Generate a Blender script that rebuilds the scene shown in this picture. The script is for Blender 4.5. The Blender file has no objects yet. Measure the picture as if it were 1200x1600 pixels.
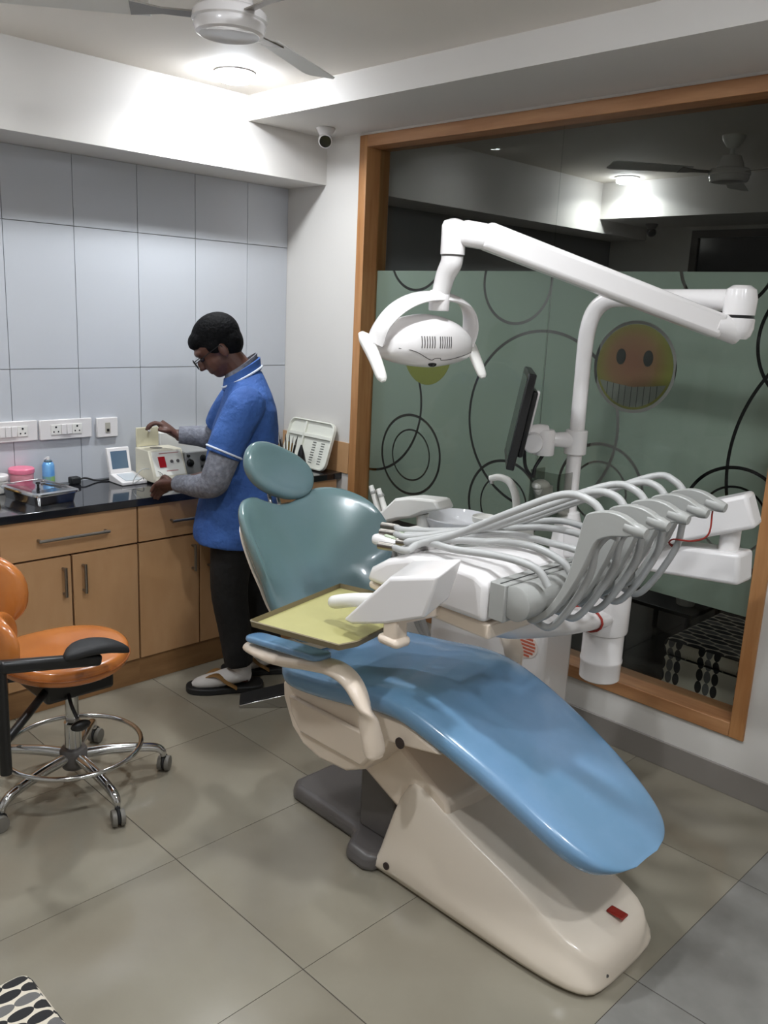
import bpy, bmesh, math, random
from mathutils import Vector, Matrix
random.seed(7)
S = bpy.context.scene
COL = S.collection

# ------------------------------------------------------------------ camera, world, exposure
cam_d = bpy.data.cameras.new('camera'); cam = bpy.data.objects.new('camera', cam_d); COL.objects.link(cam)
cam_d.sensor_fit = 'HORIZONTAL'; cam_d.sensor_width = 36.0; cam_d.lens = 1354.585 / 1200 * 36.0
cam_d.clip_start = 0.02
cr, cu, cf = Vector((0.709816, -0.702953, 0.044930)), Vector((0.129535, 0.192966, 0.972618)), Vector((0.692374, 0.684559, -0.228027))
cam.matrix_world = Matrix(((cr.x, cu.x, -cf.x, 0), (cr.y, cu.y, -cf.y, 0), (cr.z, cu.z, -cf.z, 1.644), (0, 0, 0, 1)))
S.camera = cam
S.cycles.transparent_max_bounces = 32
W = bpy.data.worlds.new('world'); S.world = W; W.use_nodes = True
W.node_tree.nodes['Background'].inputs[0].default_value = (0.5, 0.53, 0.57, 1)
W.node_tree.nodes['Background'].inputs[1].default_value = 0.05
S.view_settings.view_transform = 'Standard'; S.view_settings.look = 'None'
S.view_settings.exposure = 0.08; S.view_settings.gamma = 1.0; S.view_settings.use_curve_mapping = False
DOWNLIGHT_POWER = 8.0

# ------------------------------------------------------------------ materials
def lin(c):
    return tuple(((v / 255) / 12.92 if v / 255 <= 0.04045 else ((v / 255 + 0.055) / 1.055) ** 2.4) for v in c) + (1,)
MATS = {}
def mat(name, rgb, rough=0.5, metal=0.0, coat=0.0, var=0.0, vscale=6.0, rgb2=None, bump=0.0, bscale=80.0, emit=0.0, spec=0.5, stretch=None, bdist=0.01):
    if name in MATS: return MATS[name]
    m = bpy.data.materials.new(name); m.use_nodes = True; nt = m.node_tree; b = nt.nodes['Principled BSDF']
    b.inputs['Base Color'].default_value = lin(rgb); b.inputs['Roughness'].default_value = rough
    b.inputs['Metallic'].default_value = metal; b.inputs['Coat Weight'].default_value = coat
    b.inputs['Coat Roughness'].default_value = 0.06; b.inputs['Specular IOR Level'].default_value = spec
    if emit: 
        b.inputs['Emission Color'].default_value = lin(rgb); b.inputs['Emission Strength'].default_value = emit
    tc = None
    if var or rgb2 or bump:
        tc = nt.nodes.new('ShaderNodeTexCoord'); mp = nt.nodes.new('ShaderNodeMapping')
        nt.links.new(tc.outputs['Object'], mp.inputs[0])
        if stretch: mp.inputs['Scale'].default_value = stretch
    if var or rgb2:
        n = nt.nodes.new('ShaderNodeTexNoise'); n.inputs['Scale'].default_value = vscale; n.inputs['Detail'].default_value = 5
        nt.links.new(mp.outputs[0], n.inputs[0])
        r = nt.nodes.new('ShaderNodeValToRGB'); a = lin(rgb)
        c2 = lin(rgb2) if rgb2 else tuple(v * (1 - var) for v in a[:3]) + (1,)
        r.color_ramp.elements[0].color = c2; r.color_ramp.elements[1].color = a
        r.color_ramp.elements[0].position = 0.36; r.color_ramp.elements[1].position = 0.64
        nt.links.new(n.outputs[0], r.inputs[0]); nt.links.new(r.outputs[0], b.inputs['Base Color'])
    if bump:
        n2 = nt.nodes.new('ShaderNodeTexNoise'); n2.inputs['Scale'].default_value = bscale; n2.inputs['Detail'].default_value = 4
        nt.links.new(mp.outputs[0], n2.inputs[0]); bp = nt.nodes.new('ShaderNodeBump')
        bp.inputs['Strength'].default_value = bump; bp.inputs['Distance'].default_value = bdist
        nt.links.new(n2.outputs[0], bp.inputs['Height']); nt.links.new(bp.outputs[0], b.inputs['Normal'])
    MATS[name] = m; return m
def glassmat(name, tint, refl_ior=1.5, rough=0.0):
    m = bpy.data.materials.new(name); m.use_nodes = True; nt = m.node_tree
    nt.nodes.remove(nt.nodes['Principled BSDF']); out = nt.nodes['Material Output']
    t = nt.nodes.new('ShaderNodeBsdfTransparent'); t.inputs[0].default_value = lin(tint)
    g = nt.nodes.new('ShaderNodeBsdfGlossy'); g.inputs['Roughness'].default_value = rough
    lw = nt.nodes.new('ShaderNodeLayerWeight'); lw.inputs[0].default_value = .5; pw = nt.nodes.new('ShaderNodeMath'); pw.operation = 'POWER'; pw.inputs[1].default_value = 4.0
    f = nt.nodes.new('ShaderNodeMath'); f.operation = 'MULTIPLY_ADD'; f.inputs[1].default_value = .55; f.inputs[2].default_value = ((refl_ior - 1) / (refl_ior + 1)) ** 2
    nt.links.new(lw.outputs['Facing'], pw.inputs[0]); nt.links.new(pw.outputs[0], f.inputs[0])
    mx = nt.nodes.new('ShaderNodeMixShader'); nt.links.new(f.outputs[0], mx.inputs[0]); nt.links.new(t.outputs[0], mx.inputs[1]); nt.links.new(g.outputs[0], mx.inputs[2])
    nt.links.new(mx.outputs[0], out.inputs[0]); return m

WALLW = mat('wall_paint', (218, 214, 208), 0.6, var=0.04, vscale=1.5, bump=0.03, bscale=60)
CEIL = mat('ceiling_paint', (236, 229, 219), 0.7, var=0.04, vscale=1.2)
TILEW = mat('white_wall_tile', (198, 201, 206), 0.28, var=0.03, vscale=2)
GROUTW = mat('wall_grout', (150, 148, 145), 0.9)
TILEF = mat('beige_floor_tile', (143, 137, 122), 0.15, var=0.10, vscale=2.2, rgb2=(133, 126, 111), spec=0.5)
TILEG = mat('grey_floor_tile', (132, 130, 125), 0.3, var=0.12, vscale=14)
GROUTF = mat('floor_grout', (78, 72, 64), 0.9)
SKIRT = mat('grey_skirting', (140, 134, 128), 0.3, var=0.08, vscale=3)
WOODF = mat('frame_wood', (186, 136, 88), 0.42, rgb2=(164, 112, 66), vscale=5, stretch=(6, 6, 0.6), bump=0.05)
WOODH = mat('frame_wood_horizontal', (180, 132, 90), 0.42, rgb2=(160, 110, 70), vscale=5, stretch=(6, 0.6, 6), bump=0.05)
LAM = mat('maple_laminate', (196, 154, 112), 0.38, rgb2=(188, 145, 102), vscale=4, stretch=(3, 3, 1.0))
LAMH = mat('maple_laminate_drawer', (198, 156, 114), 0.38, rgb2=(190, 147, 104), vscale=4, stretch=(1.0, 3, 4))
CARC = mat('cabinet_carcass', (52, 22, 17), 0.6)
PLINTH = mat('plinth_wood', (150, 112, 72), 0.45, rgb2=(134, 98, 62), vscale=5, stretch=(1, 4, 6))
GRAN = mat('black_granite', (22, 22, 25), 0.07, rgb2=(34, 34, 38), vscale=160, coat=0.3)
STEEL = mat('brushed_steel', (150, 145, 138), 0.33, 1.0)
CHROME = mat('chrome', (205, 205, 205), 0.12, 1.0)
WPL = mat('white_plastic', (232, 228, 226), 0.22, coat=0.3)
WPLC = mat('cream_plastic', (236, 219, 200), 0.3, coat=0.25, var=0.05, vscale=5)
WPLM = mat('white_matt_plastic', (232, 230, 224), 0.4)
GPL = mat('grey_plastic', (162, 162, 158), 0.35)
GHOSE = mat('grey_hose', (176, 176, 174), 0.4)
DGREY = mat('dark_grey_plastic', (96, 92, 90), 0.35, var=0.08)
BLACK = mat('black_plastic', (20, 20, 21), 0.35)
BLACKM = mat('black_rubber', (26, 26, 27), 0.6)
SEATB = mat('blue_vinyl', (124, 160, 196), 0.26, coat=0.4, rgb2=(106, 146, 178), vscale=3.2)
BACKB = mat('teal_vinyl', (112, 136, 142), 0.24, coat=0.4, rgb2=(104, 130, 130), vscale=2.6)
OLIVE = mat('olive_tray', (176, 170, 112), 0.5, var=0.06, vscale=9)
OLIVER = mat('tray_rim', (120, 108, 82), 0.45)
ORANGE = mat('orange_vinyl', (190, 116, 56), 0.25, coat=0.4, rgb2=(176, 102, 46), vscale=5)
CAST = mat('caster_grey', (112, 108, 100), 0.5)
SKIN = mat('skin', (92, 60, 48), 0.5, rgb2=(78, 48, 38), vscale=14, bump=0.05, bscale=200)
HAIR = mat('hair_black', (7, 7, 8), 0.75, rgb2=(13, 13, 15), vscale=60, bump=0.5, bscale=90, spec=0.12)
JACK = mat('blue_jacket', (56, 94, 160), 0.85, rgb2=(48, 84, 148), vscale=7, bump=0.5, bscale=10, bdist=.06)
SHIRT = mat('grey_shirt', (128, 130, 138), 0.85, rgb2=(104, 106, 116), vscale=60, bump=0.5, bscale=18, bdist=.04)
TROU = mat('black_trousers', (15, 14, 15), 0.8, bump=0.4, bscale=10, bdist=.04)
PIPE = mat('white_piping', (215, 222, 235), 0.7)
SOCK = mat('pale_sock', (196, 192, 188), 0.85)
TAN = mat('tan_strap', (126, 92, 48), 0.6)
RED = mat('red_plastic', (170, 24, 28), 0.35)
REDS = mat('red_string', (160, 50, 40), 0.7)
LENS = mat('dark_lens', (14, 12, 14), 0.1)
GUN = mat('dark_screen', (18, 19, 20), 0.18)
CREAM = mat('cream_case', (214, 208, 188), 0.45)
WHITEE = mat('lamp_diffuser', (240, 246, 255), 0.5, emit=120.0)

# ------------------------------------------------------------------ builders
WL = {}
def par(o, parent):
    if parent: o.parent = parent
def thing(name, label, cat, loc, group=None):
    o = bpy.data.objects.new(name, None); o.empty_display_size = 0.05; COL.objects.link(o)
    o.location = loc; WL[o.name] = Vector(loc); tag(o, label, cat, group); return o
def tag(o, label, cat, group=None):
    o['label'] = label; o['category'] = cat
    if group: o['group'] = group
    return o
def struct(o):
    o['kind'] = 'structure'; return o
def M(name, verts, faces, m, parent=None, smooth=True, bevel=0, seg=2, subsurf=0, angle=40, label=None):
    vs = [Vector(v) for v in verts]
    lo = Vector([min(v[i] for v in vs) for i in range(3)]); hi = Vector([max(v[i] for v in vs) for i in range(3)]); c = (lo + hi) / 2
    me = bpy.data.meshes.new(name); me.from_pydata([v - c for v in vs], [], faces)
    bm = bmesh.new(); bm.from_mesh(me); bmesh.ops.recalc_face_normals(bm, faces=bm.faces[:]); bm.to_mesh(me); bm.free()
    if smooth:
        me.polygons.foreach_set('use_smooth', [True] * len(me.polygons))
        if not subsurf: me.set_sharp_from_angle(angle=math.radians(angle))
    me.materials.append(m if not isinstance(m, str) else MATS[m])
    o = bpy.data.objects.new(name, me); COL.objects.link(o)
    o.location = c - (WL[parent.name] if parent else Vector()); WL[o.name] = c; par(o, parent)
    if bevel:
        b = o.modifiers.new('bevel', 'BEVEL'); b.width = bevel; b.segments = seg; b.limit_method = 'ANGLE'; b.angle_limit = math.radians(35)
    if subsurf:
        s = o.modifiers.new('subsurf', 'SUBSURF'); s.levels = subsurf; s.render_levels = subsurf
    if label: o['label'] = label
    return o
def box_vf(a, b):
    x0, y0, z0 = a; x1, y1, z1 = b
    v = [(x0, y0, z0), (x1, y0, z0), (x1, y1, z0), (x0, y1, z0), (x0, y0, z1), (x1, y0, z1), (x1, y1, z1), (x0, y1, z1)]
    return v, [(0, 3, 2, 1), (4, 5, 6, 7), (0, 1, 5, 4), (1, 2, 6, 5), (2, 3, 7, 6), (3, 0, 4, 7)]
def join(*vfs):
    V, Fc = [], []
    for v, f in vfs:
        k = len(V); V += list(v); Fc += [tuple(i + k for i in q) for q in f]
    return V, Fc
def box(name, a, b, m, parent=None, bevel=0, seg=2, xf=None, **k):
    v, f = box_vf(a, b)
    if xf: v = [xf @ Vector(p) for p in v]
    return M(name, v, f, m, parent, bevel=bevel, seg=seg, **k)
def catmull(pts, res):
    pts = [Vector(p) for p in pts]
    if res <= 1 or len(pts) < 3: return pts
    out = []
    for i in range(len(pts) - 1):
        p0 = pts[i - 1] if i else pts[0] * 2 - pts[1]; p1 = pts[i]; p2 = pts[i + 1]; p3 = pts[i + 2] if i + 2 < len(pts) else pts[-1] * 2 - pts[-2]
        for k in range(res):
            t = k / res
            out.append(0.5 * ((2 * p1) + (p2 - p0) * t + (2 * p0 - 5 * p1 + 4 * p2 - p3) * t * t + (3 * p1 - p0 - 3 * p2 + p3) * t ** 3))
    out.append(pts[-1]); return out
def tube_vf(pts, rad, n=10, res=6, closed=False, flat=None, caps=True):
    """sweep; rad float or list per control point; flat=(su, sv, upvector) for an elliptic section"""
    P = [Vector(p) for p in pts]
    if closed:
        k = len(P); Q = P[-1:] + P + P[:2]; Z = catmull(Q, res); Pp = Z[res:res + k * res]
        R = [rad] * len(Pp)
    else:
        if isinstance(rad, (int, float)): rr = [rad] * len(P)
        else: rr = list(rad)
        Pp = catmull(P, res); RV = catmull([(q, 0, 0) for q in rr], res); R = [max(q.x, 0.0004) for q in RV]
    N = len(Pp); V = []; Fc = []
    prev = None
    for i in range(N):
        a = Pp[(i - 1) % N] if (i or closed) else Pp[0]; b = Pp[(i + 1) % N] if (i < N - 1 or closed) else Pp[-1]
        t = (b - a).normalized()
        if flat: up = Vector(flat[2]); s = t.cross(up).normalized(); w = s.cross(t).normalized()
        else:
            if prev is None:
                up = Vector((0, 0, 1)) if abs(t.z) < 0.9 else Vector((1, 0, 0)); s = t.cross(up).normalized()
            else: s = (prev - t * prev.dot(t)).normalized()
            prev = s; w = s.cross(t).normalized()
        fu, fv = (flat[0], flat[1]) if flat else (1, 1)
        for j in range(n):
            an = 2 * math.pi * j / n
            V.append(Pp[i] + s * (R[i] * fu * math.cos(an)) + w * (R[i] * fv * math.sin(an)))
    for i in range(N if closed else N - 1):
        for j in range(n):
            a = i * n + j; b = i * n + (j + 1) % n; c = ((i + 1) % N) * n + (j + 1) % n; d = ((i + 1) % N) * n + j
            Fc.append((a, b, c, d))
    if not closed and caps:
        Fc.append(tuple(range(n))[::-1]); Fc.append(tuple((N - 1) * n + j for j in range(n)))
    return V, Fc
def tube(name, pts, rad, m, parent=None, n=10, res=6, closed=False, flat=None, **k):
    v, f = tube_vf(pts, rad, n, res, closed, flat); return M(name, v, f, m, parent, **k)
def lathe_vf(prof, c=(0, 0, 0), n=24, axis=None, up=None):
    """prof list of (r, h) along axis (default z) from point c"""
    c = Vector(c); ax = Vector(axis or (0, 0, 1)).normalized()
    s = ax.orthogonal().normalized() if abs(ax.z) < 0.99 else Vector((1, 0, 0)); w = ax.cross(s)
    V, Fc = [], []
    for r, h in prof:
        r = max(r, 0.0003)
        for j in range(n):
            a = 2 * math.pi * j / n; V.append(c + ax * h + s * (r * math.cos(a)) + w * (r * math.sin(a)))
    for i in range(len(prof) - 1):
        for j in range(n):
            Fc.append((i * n + j, i * n + (j + 1) % n, (i + 1) * n + (j + 1) % n, (i + 1) * n + j))
    Fc.append(tuple(range(n))[::-1]); Fc.append(tuple((len(prof) - 1) * n + j for j in range(n)))
    return V, Fc
def lathe(name, prof, c, m, parent=None, n=24, axis=None, **k):
    v, f = lathe_vf(prof, c, n, axis); return M(name, v, f, m, parent, **k)
def prism_vf(outline, fa, fb):
    """outline 2D points; fa/fb map a 2D point to the front and back 3D point"""
    n = len(outline); V = [fa(*p) for p in outline] + [fb(*p) for p in outline]
    Fc = [tuple(range(n)), tuple(range(2 * n - 1, n - 1, -1))] + [(i, (i + 1) % n, n + (i + 1) % n, n + i) for i in range(n)]
    return V, Fc
def yz_prism(name, pts, x0, x1, m, parent=None, bevel=0, **k):
    v, f = prism_vf(pts, lambda y, z: (x0, y, z), lambda y, z: (x1, y, z)); return M(name, v, f, m, parent, bevel=bevel, **k)
def pillow(name, outline, thick, fn, m, parent=None, back=0.6, power=2.4, center=(0, 0), rings=(1, .985, .95, .88, .76, .6, .4, .2), dish=0.0, **k):
    """closed cushion over a star shaped outline; fn(a, b, h) -> world point"""
    n = len(outline); V = []; Fc = []; cx, cy = center
    lay = [(r, thick * (1 - r ** power) ** (1 / power)) for r in rings[::-1]]
    seq = [(r, h - dish * (1 - r * r)) for r, h in lay] + [(r, -back * h) for r, h in lay[::-1][1:]]
    for r, h in seq:
        for a, b in outline: V.append(fn(cx + (a - cx) * r, cy + (b - cy) * r, h))
    K = len(seq)
    for i in range(K - 1):
        for j in range(n): Fc.append((i * n + j, i * n + (j + 1) % n, (i + 1) * n + (j + 1) % n, (i + 1) * n + j))
    V.append(fn(cx, cy, seq[0][1])); V.append(fn(cx, cy, seq[-1][1]))
    for j in range(n):
        Fc.append((len(V) - 2, (j + 1) % n, j)); q = (K - 1) * n; Fc.append((len(V) - 1, q + j, q + (j + 1) % n))
    return M(name, V, Fc, m, parent, angle=80, **k)
def smooth2d(pts, res=4):
    Q = [Vector((p[0], p[1], 0)) for p in pts]; Q = Q[-1:] + Q + Q[:2]; Z = catmull(Q, res)
    return [(p.x, p.y) for p in Z[res:res + len(pts) * res]]
def ell_vf(c, r, n=16, mrot=None):
    V, Fc = [], []; h = n // 2
    for i in range(1, h):
        t = math.pi * i / h
        for j in range(n):
            a = 2 * math.pi * j / n; V.append((r[0] * math.sin(t) * math.cos(a), r[1] * math.sin(t) * math.sin(a), r[2] * math.cos(t)))
    V += [(0, 0, r[2]), (0, 0, -r[2])]
    for i in range(h - 2):
        for j in range(n): Fc.append((i * n + j, i * n + (j + 1) % n, (i + 1) * n + (j + 1) % n, (i + 1) * n + j))
    t = len(V) - 2
    for j in range(n):
        Fc.append((t, (j + 1) % n, j)); q = (h - 2) * n; Fc.append((t + 1, q + j, q + (j + 1) % n))
    V = [Vector(v) for v in V]
    if mrot: V = [mrot @ v for v in V]
    return [v + Vector(c) for v in V], Fc
def copy_tree(o, parent=None, loc=None, rotz=None):
    c = o.copy(); COL.objects.link(c); c.parent = parent
    if loc is not None: c.location = loc
    if rotz is not None: c.rotation_euler = (0, 0, rotz)
    for ch in o.children: copy_tree(ch, c)
    return c
def rr(w, h, r, n=5):
    """rounded rectangle outline centred on 0"""
    out = []
    for cx, cy, a0 in ((w / 2 - r, h / 2 - r, 0), (-w / 2 + r, h / 2 - r, 90), (-w / 2 + r, -h / 2 + r, 180), (w / 2 - r, -h / 2 + r, 270)):
        for k in range(n + 1):
            a = math.radians(a0 + 90 * k / n); out.append((cx + r * math.cos(a), cy + r * math.sin(a)))
    return out

# ------------------------------------------------------------------ structure
X0, X1, XF = -1.19, 2.912, 6.0          # left wall, glazed right wall, far wall of the neighbouring room
Y0, Y1, ZC = -1.58, 3.665, 2.53
floor = struct(box('floor', (X0 - .1, Y0 - .1, -.08), (XF + .1, Y1 + .1, -.0015), GROUTF))
def tile_mesh(name, sx, sy, sz, m, b=.0012):
    v, f = box_vf((-sx / 2, -sy / 2, -sz / 2), (sx / 2, sy / 2, sz / 2)); me = bpy.data.meshes.new(name); me.from_pydata(v, [], f); me.materials.append(m); return me
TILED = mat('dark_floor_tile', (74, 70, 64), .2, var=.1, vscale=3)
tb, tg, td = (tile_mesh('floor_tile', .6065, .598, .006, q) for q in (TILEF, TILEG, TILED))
xs = [1.230 + .6095 * k for k in range(-4, 8)]; ys = [.83 + .6 * k for k in range(-4, 5)]
for x in xs:
    for y in ys:
        if x + .61 < X0 or x > XF: continue
        cx, cy = x + .305, y + .3
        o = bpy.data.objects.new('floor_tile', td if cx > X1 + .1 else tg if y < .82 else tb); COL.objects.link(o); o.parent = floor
        o.location = Vector((cx, cy, -.003)) - WL['floor']
ceiling = struct(box('ceiling', (X0 - .1, Y0 - .1, ZC), (XF + .1, Y1 + .1, ZC + .1), CEIL))
wall_back = struct(box('wall_back', (X0 - .1, Y1 + .008, -.0), (XF + .1, Y1 + .12, ZC), GROUTW))
wxs = [2.66 - .299 * k for k in range(0, 13)]
rows = [(.735, 1.33), (1.33, 1.925), (1.925, 2.213)]
wm = {}
def wall_tile(x0, x1, z0, z1):
    w, h = round(x1 - x0 - .003, 4), round(z1 - z0 - .003, 4)
    if (w, h) not in wm: wm[(w, h)] = tile_mesh('wall_tile', w, .008, h, TILEW)
    o = bpy.data.objects.new('wall_tile', wm[(w, h)]); COL.objects.link(o); o.parent = wall_back
    o.location = Vector(((x0 + x1) / 2, Y1 + .004, (z0 + z1) / 2)) - WL['wall_back']
for z0, z1 in rows:
    wall_tile(2.66, X1, z0, z1)
    for x in wxs[1:]: wall_tile(max(x, X0), x + .299, z0, z1)
struct(box('trim_1', (X0, 3.374, 2.213), (XF, Y1 + .008, ZC), WALLW))                      # beam along the tiled wall
struct(box('trim_2', (2.45, Y0, 2.424), (X1 + .148, 3.374, ZC), WALLW))                      # beam above the glazing
vv = join(box_vf((X1, 3.136, 0), (X1 + .148, Y1 + .008, 2.424)), box_vf((X1, Y0, 0), (X1 + .148, 1.045, 2.424)), box_vf((X1, 1.045, 0), (X1 + .148, 3.136, .217)), box_vf((X1, 1.045, 2.412), (X1 + .148, 3.136, 2.424)))
struct(M('wall_right', vv[0], vv[1], WALLW, smooth=False))
struct(box('wall_left', (X0 - .1, Y0, 0), (X0, Y1, ZC), WALLW))
struct(box('wall_front', (X0 - .1, Y0 - .1, 0), (XF + .1, Y0, ZC), WALLW))
struct(box('baseboard_right', (X1 - .012, Y0, 0), (X1, 3.20, .1), SKIRT, bevel=.002))
struct(box('baseboard_left', (X0, Y0, 0), (X0 + .012, 3.20, .1), SKIRT))
# tan laminate upstand on the short wall at the end of the counter
struct(box('trim_3', (X1 - .008, 3.14, .83), (X1, Y1, .985), LAM, bevel=.001))

# glazed partition
def film_mat():
    m = bpy.data.materials.new('frosted_film'); m.use_nodes = True; nt = m.node_tree; nt.nodes.remove(nt.nodes['Principled BSDF']); out = nt.nodes['Material Output']
    g = nt.nodes.new('ShaderNodeNewGeometry'); acc = None
    rings = [(2.81, .969, .19), (2.807, .968, .121), (2.255, 1.78, .172), (2.09, 1.215, .37), (2.239, .834, .192), (2.239, .834, .124), (1.775, .975, .19), (1.775, .975, .12), (1.68, 1.472, .166),
             (3.1, 1.2, .345), (1.0, 1.6, .228), (.715, 1.17, .56), (1.23, .97, .188), (1.23, .97, .12), (1.37, 1.86, .17), (2.83, 1.9, .166)]
    def mth(op, a, b):
        n = nt.nodes.new('ShaderNodeMath'); n.operation = op
        for i, q in enumerate((a, b)):
            if isinstance(q, (int, float)): n.inputs[i].default_value = q
            elif q is not None: nt.links.new(q, n.inputs[i])
        return n.outputs[0]
    mul = nt.nodes.new('ShaderNodeVectorMath'); mul.operation = 'MULTIPLY'; mul.inputs[1].default_value = (0, 1, 1); nt.links.new(g.outputs['Position'], mul.inputs[0])
    for y, z, r in rings:
        d = nt.nodes.new('ShaderNodeVectorMath'); d.operation = 'DISTANCE'; d.inputs[1].default_value = (0, y, z); nt.links.new(mul.outputs[0], d.inputs[0])
        v = mth('LESS_THAN', mth('ABSOLUTE', mth('SUBTRACT', d.outputs['Value'], r), None), .0062 if r > .13 else .0042)
        acc = v if acc is None else mth('MAXIMUM', acc, v)
    df = nt.nodes.new('ShaderNodeBsdfDiffuse'); df.inputs[0].default_value = lin((160, 172, 160))
    tl = nt.nodes.new('ShaderNodeBsdfTranslucent'); tl.inputs[0].default_value = lin((150, 165, 155))
    tr = nt.nodes.new('ShaderNodeBsdfTransparent'); tr2 = nt.nodes.new('ShaderNodeBsdfTransparent')
    a = nt.nodes.new('ShaderNodeMixShader'); a.inputs[0].default_value = .15; nt.links.new(df.outputs[0], a.inputs[1]); nt.links.new(tl.outputs[0], a.inputs[2])
    b = nt.nodes.new('ShaderNodeMixShader'); b.inputs[0].default_value = .06; nt.links.new(a.outputs[0], b.inputs[1]); nt.links.new(tr2.outputs[0], b.inputs[2])
    c = nt.nodes.new('ShaderNodeMixShader'); nt.links.new(acc, c.inputs[0]); nt.links.new(b.outputs[0], c.inputs[1]); nt.links.new(tr.outputs[0], c.inputs[2])
    nt.links.new(c.outputs[0], out.inputs[0]); return m
FILM = film_mat(); GLASS = glassmat('tinted_glass', (241, 243, 241), 1.28)
win = thing('window_1', 'large wood-framed glass partition with frosted film of circles and smileys', 'window', (2.98, 2.09, .217)); struct(win)
fx0, fx1 = 2.902, 3.055
box('frame_side', (fx0, 3.086, .217), (fx1, 3.136, 2.412), WOODF, win, bevel=.003)
box('frame_side', (fx0, 1.045, .217), (fx1, 1.098, 2.412), WOODF, win, bevel=.003)
box('frame_top', (fx0, 1.098, 2.360), (fx1, 3.086, 2.412), WOODH, win, bevel=.003)
box('frame_bottom', (fx0, 1.098, .217), (fx1, 3.086, .270), WOODH, win, bevel=.003)
for y0, y1 in ((1.098, 2.079), (2.082, 3.086)):
    p = box('glass_pane', (2.990, y0, .270), (2.998, y1, 2.360), GLASS, win)
    box('frosted_film', (3.0016, y0, .635), (3.0020, y1, 1.82), FILM, p, label='pale green frosted film cut with clear ring lines')
def disc_x(name, cy, cz, ry, rz, x, m, parent, n=40):
    return M(name, *prism_vf([(cy + ry * math.cos(2 * math.pi * k / n), cz + rz * math.sin(2 * math.pi * k / n)) for k in range(n)], lambda y, z: (x, y, z), lambda y, z: (x + .0004, y, z)), m, parent, smooth=False)
def smiley_mat():
    m = mat('smiley_print', (150, 146, 70), 0.6); nt = m.node_tree; b = nt.nodes['Principled BSDF']
    g = nt.nodes.new('ShaderNodeNewGeometry'); d = nt.nodes.new('ShaderNodeVectorMath'); d.operation = 'DISTANCE'; d.inputs[1].default_value = (3.0, 1.69, 1.49)
    nt.links.new(g.outputs['Position'], d.inputs[0]); r = nt.nodes.new('ShaderNodeValToRGB'); e = r.color_ramp.elements
    e[0].position = .03; e[0].color = lin((126, 86, 64)); e[1].position = .155; e[1].color = lin((118, 116, 52))
    q = e.new(.095); q.color = lin((128, 96, 66)); nt.links.new(d.outputs['Value'], r.inputs[0]); nt.links.new(r.outputs[0], b.inputs['Base Color']); return m
sm = disc_x('smiley_sticker', 1.68, 1.472, .159, .159, 3.0010, smiley_mat(), win); sm['label'] = 'round yellow and orange grinning smiley face'
EYE = mat('print_dark', (44, 44, 40), .6); TEETH = mat('print_grey', (116, 118, 110), .6)
for cy in (1.738, 1.625): disc_x('eye', cy, 1.508, .020, .030, 3.0004, EYE, sm)
tp = [(1.68 + .150 * math.cos(math.radians(a)), 1.472 + .150 * math.sin(math.radians(a))) for a in range(202, 339, 8)]
tp = tp + [(1.745, 1.405), (1.68, 1.398), (1.615, 1.405)]
M('teeth', *prism_vf(tp, lambda y, z: (3.0004, y, z), lambda y, z: (3.0008, y, z)), TEETH, sm, smooth=False)
for k in range(-4, 5):
    y = 1.68 + k * .026; zb = 1.472 - math.sqrt(.15 ** 2 - (y - 1.68) ** 2)
    M('tooth_line', *box_vf((3.0000, y - .0012, zb), (3.0003, y + .0012, 1.400 + abs(k) * .0025)), EYE, sm, smooth=False)
yd = disc_x('yellow_sticker', 2.735, 1.467, .150, .158, 3.0010, mat('yellow_print', (126, 128, 54), .6), win); yd['label'] = 'round yellow sticker partly hidden by the lamp'

# neighbouring room behind the glass
struct(box('wall_far', (XF, Y0, 0), (XF + .1, Y1, ZC), WALLW))
struct(box('trim_4', (5.36, Y0, 2.30), (XF, 3.374, ZC), WALLW))
w2 = thing('window_2', 'dark framed window on the far wall of the room behind the glass', 'window', (5.97, 2.1, 1.0)); struct(w2)
DKF = mat('dark_frame', (70, 62, 54), .5)
box('dark_pane', (5.975, -.4, .3), (5.985, 2.95, 2.22), GUN, w2)
box('frame_top', (5.955, -.45, 2.22), (5.999, 3.0, 2.27), DKF, w2); box('frame_side', (5.955, 2.95, .3), (5.999, 3.0, 2.22), DKF, w2); box('frame_side', (5.955, -.45, .3), (5.999, -.4, 2.22), DKF, w2); box('frame_bottom', (5.955, -.45, .25), (5.999, 3.0, .3), DKF, w2)

# ------------------------------------------------------------------ ceiling fittings
WHITED = mat('dim_lamp_diffuser', (240, 246, 255), 0.5, emit=26.0)
def downlight(x, y, label, power, z=ZC, em=None):
    t = thing('ceiling_downlight', label, 'ceiling light', (x, y, z), 'recessed round downlights in the ceiling')
    lathe('bezel', [(.062, .0), (.078, -.001), (.080, -.006), (.070, -.010), (.066, -.006)], (x, y, z), WPL, t, n=32)
    lathe('diffuser', [(.066, -.002), (.067, -.028), (.060, -.036), (.035, -.040), (.001, -.041)], (x, y, z), em or WHITEE, t, n=32)
    ld = bpy.data.lights.new('bulb', 'AREA'); ld.shape = 'DISK'; ld.size = .11; ld.energy = power; ld.color = (.93, .97, 1.0); ld.spread = math.radians(150)
    l = bpy.data.objects.new('bulb', ld); COL.objects.link(l); l.parent = t; l.location = (0, 0, -.045)
    return t
downlight(2.182, 3.10, 'glaring white round downlight in the ceiling above the counter and fan', DOWNLIGHT_POWER)
downlight(.775, 3.109, 'round downlight in the ceiling at the left end of the counter', DOWNLIGHT_POWER * .8)
downlight(1.42, 1.25, 'round downlight in the ceiling above the dental chair', DOWNLIGHT_POWER)
downlight(.35, 1.55, 'round downlight in the ceiling above the patterned bench', DOWNLIGHT_POWER * .8)
downlight(.65, -.1, 'round downlight in the ceiling behind the viewer on the left', DOWNLIGHT_POWER * .7)
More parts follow.
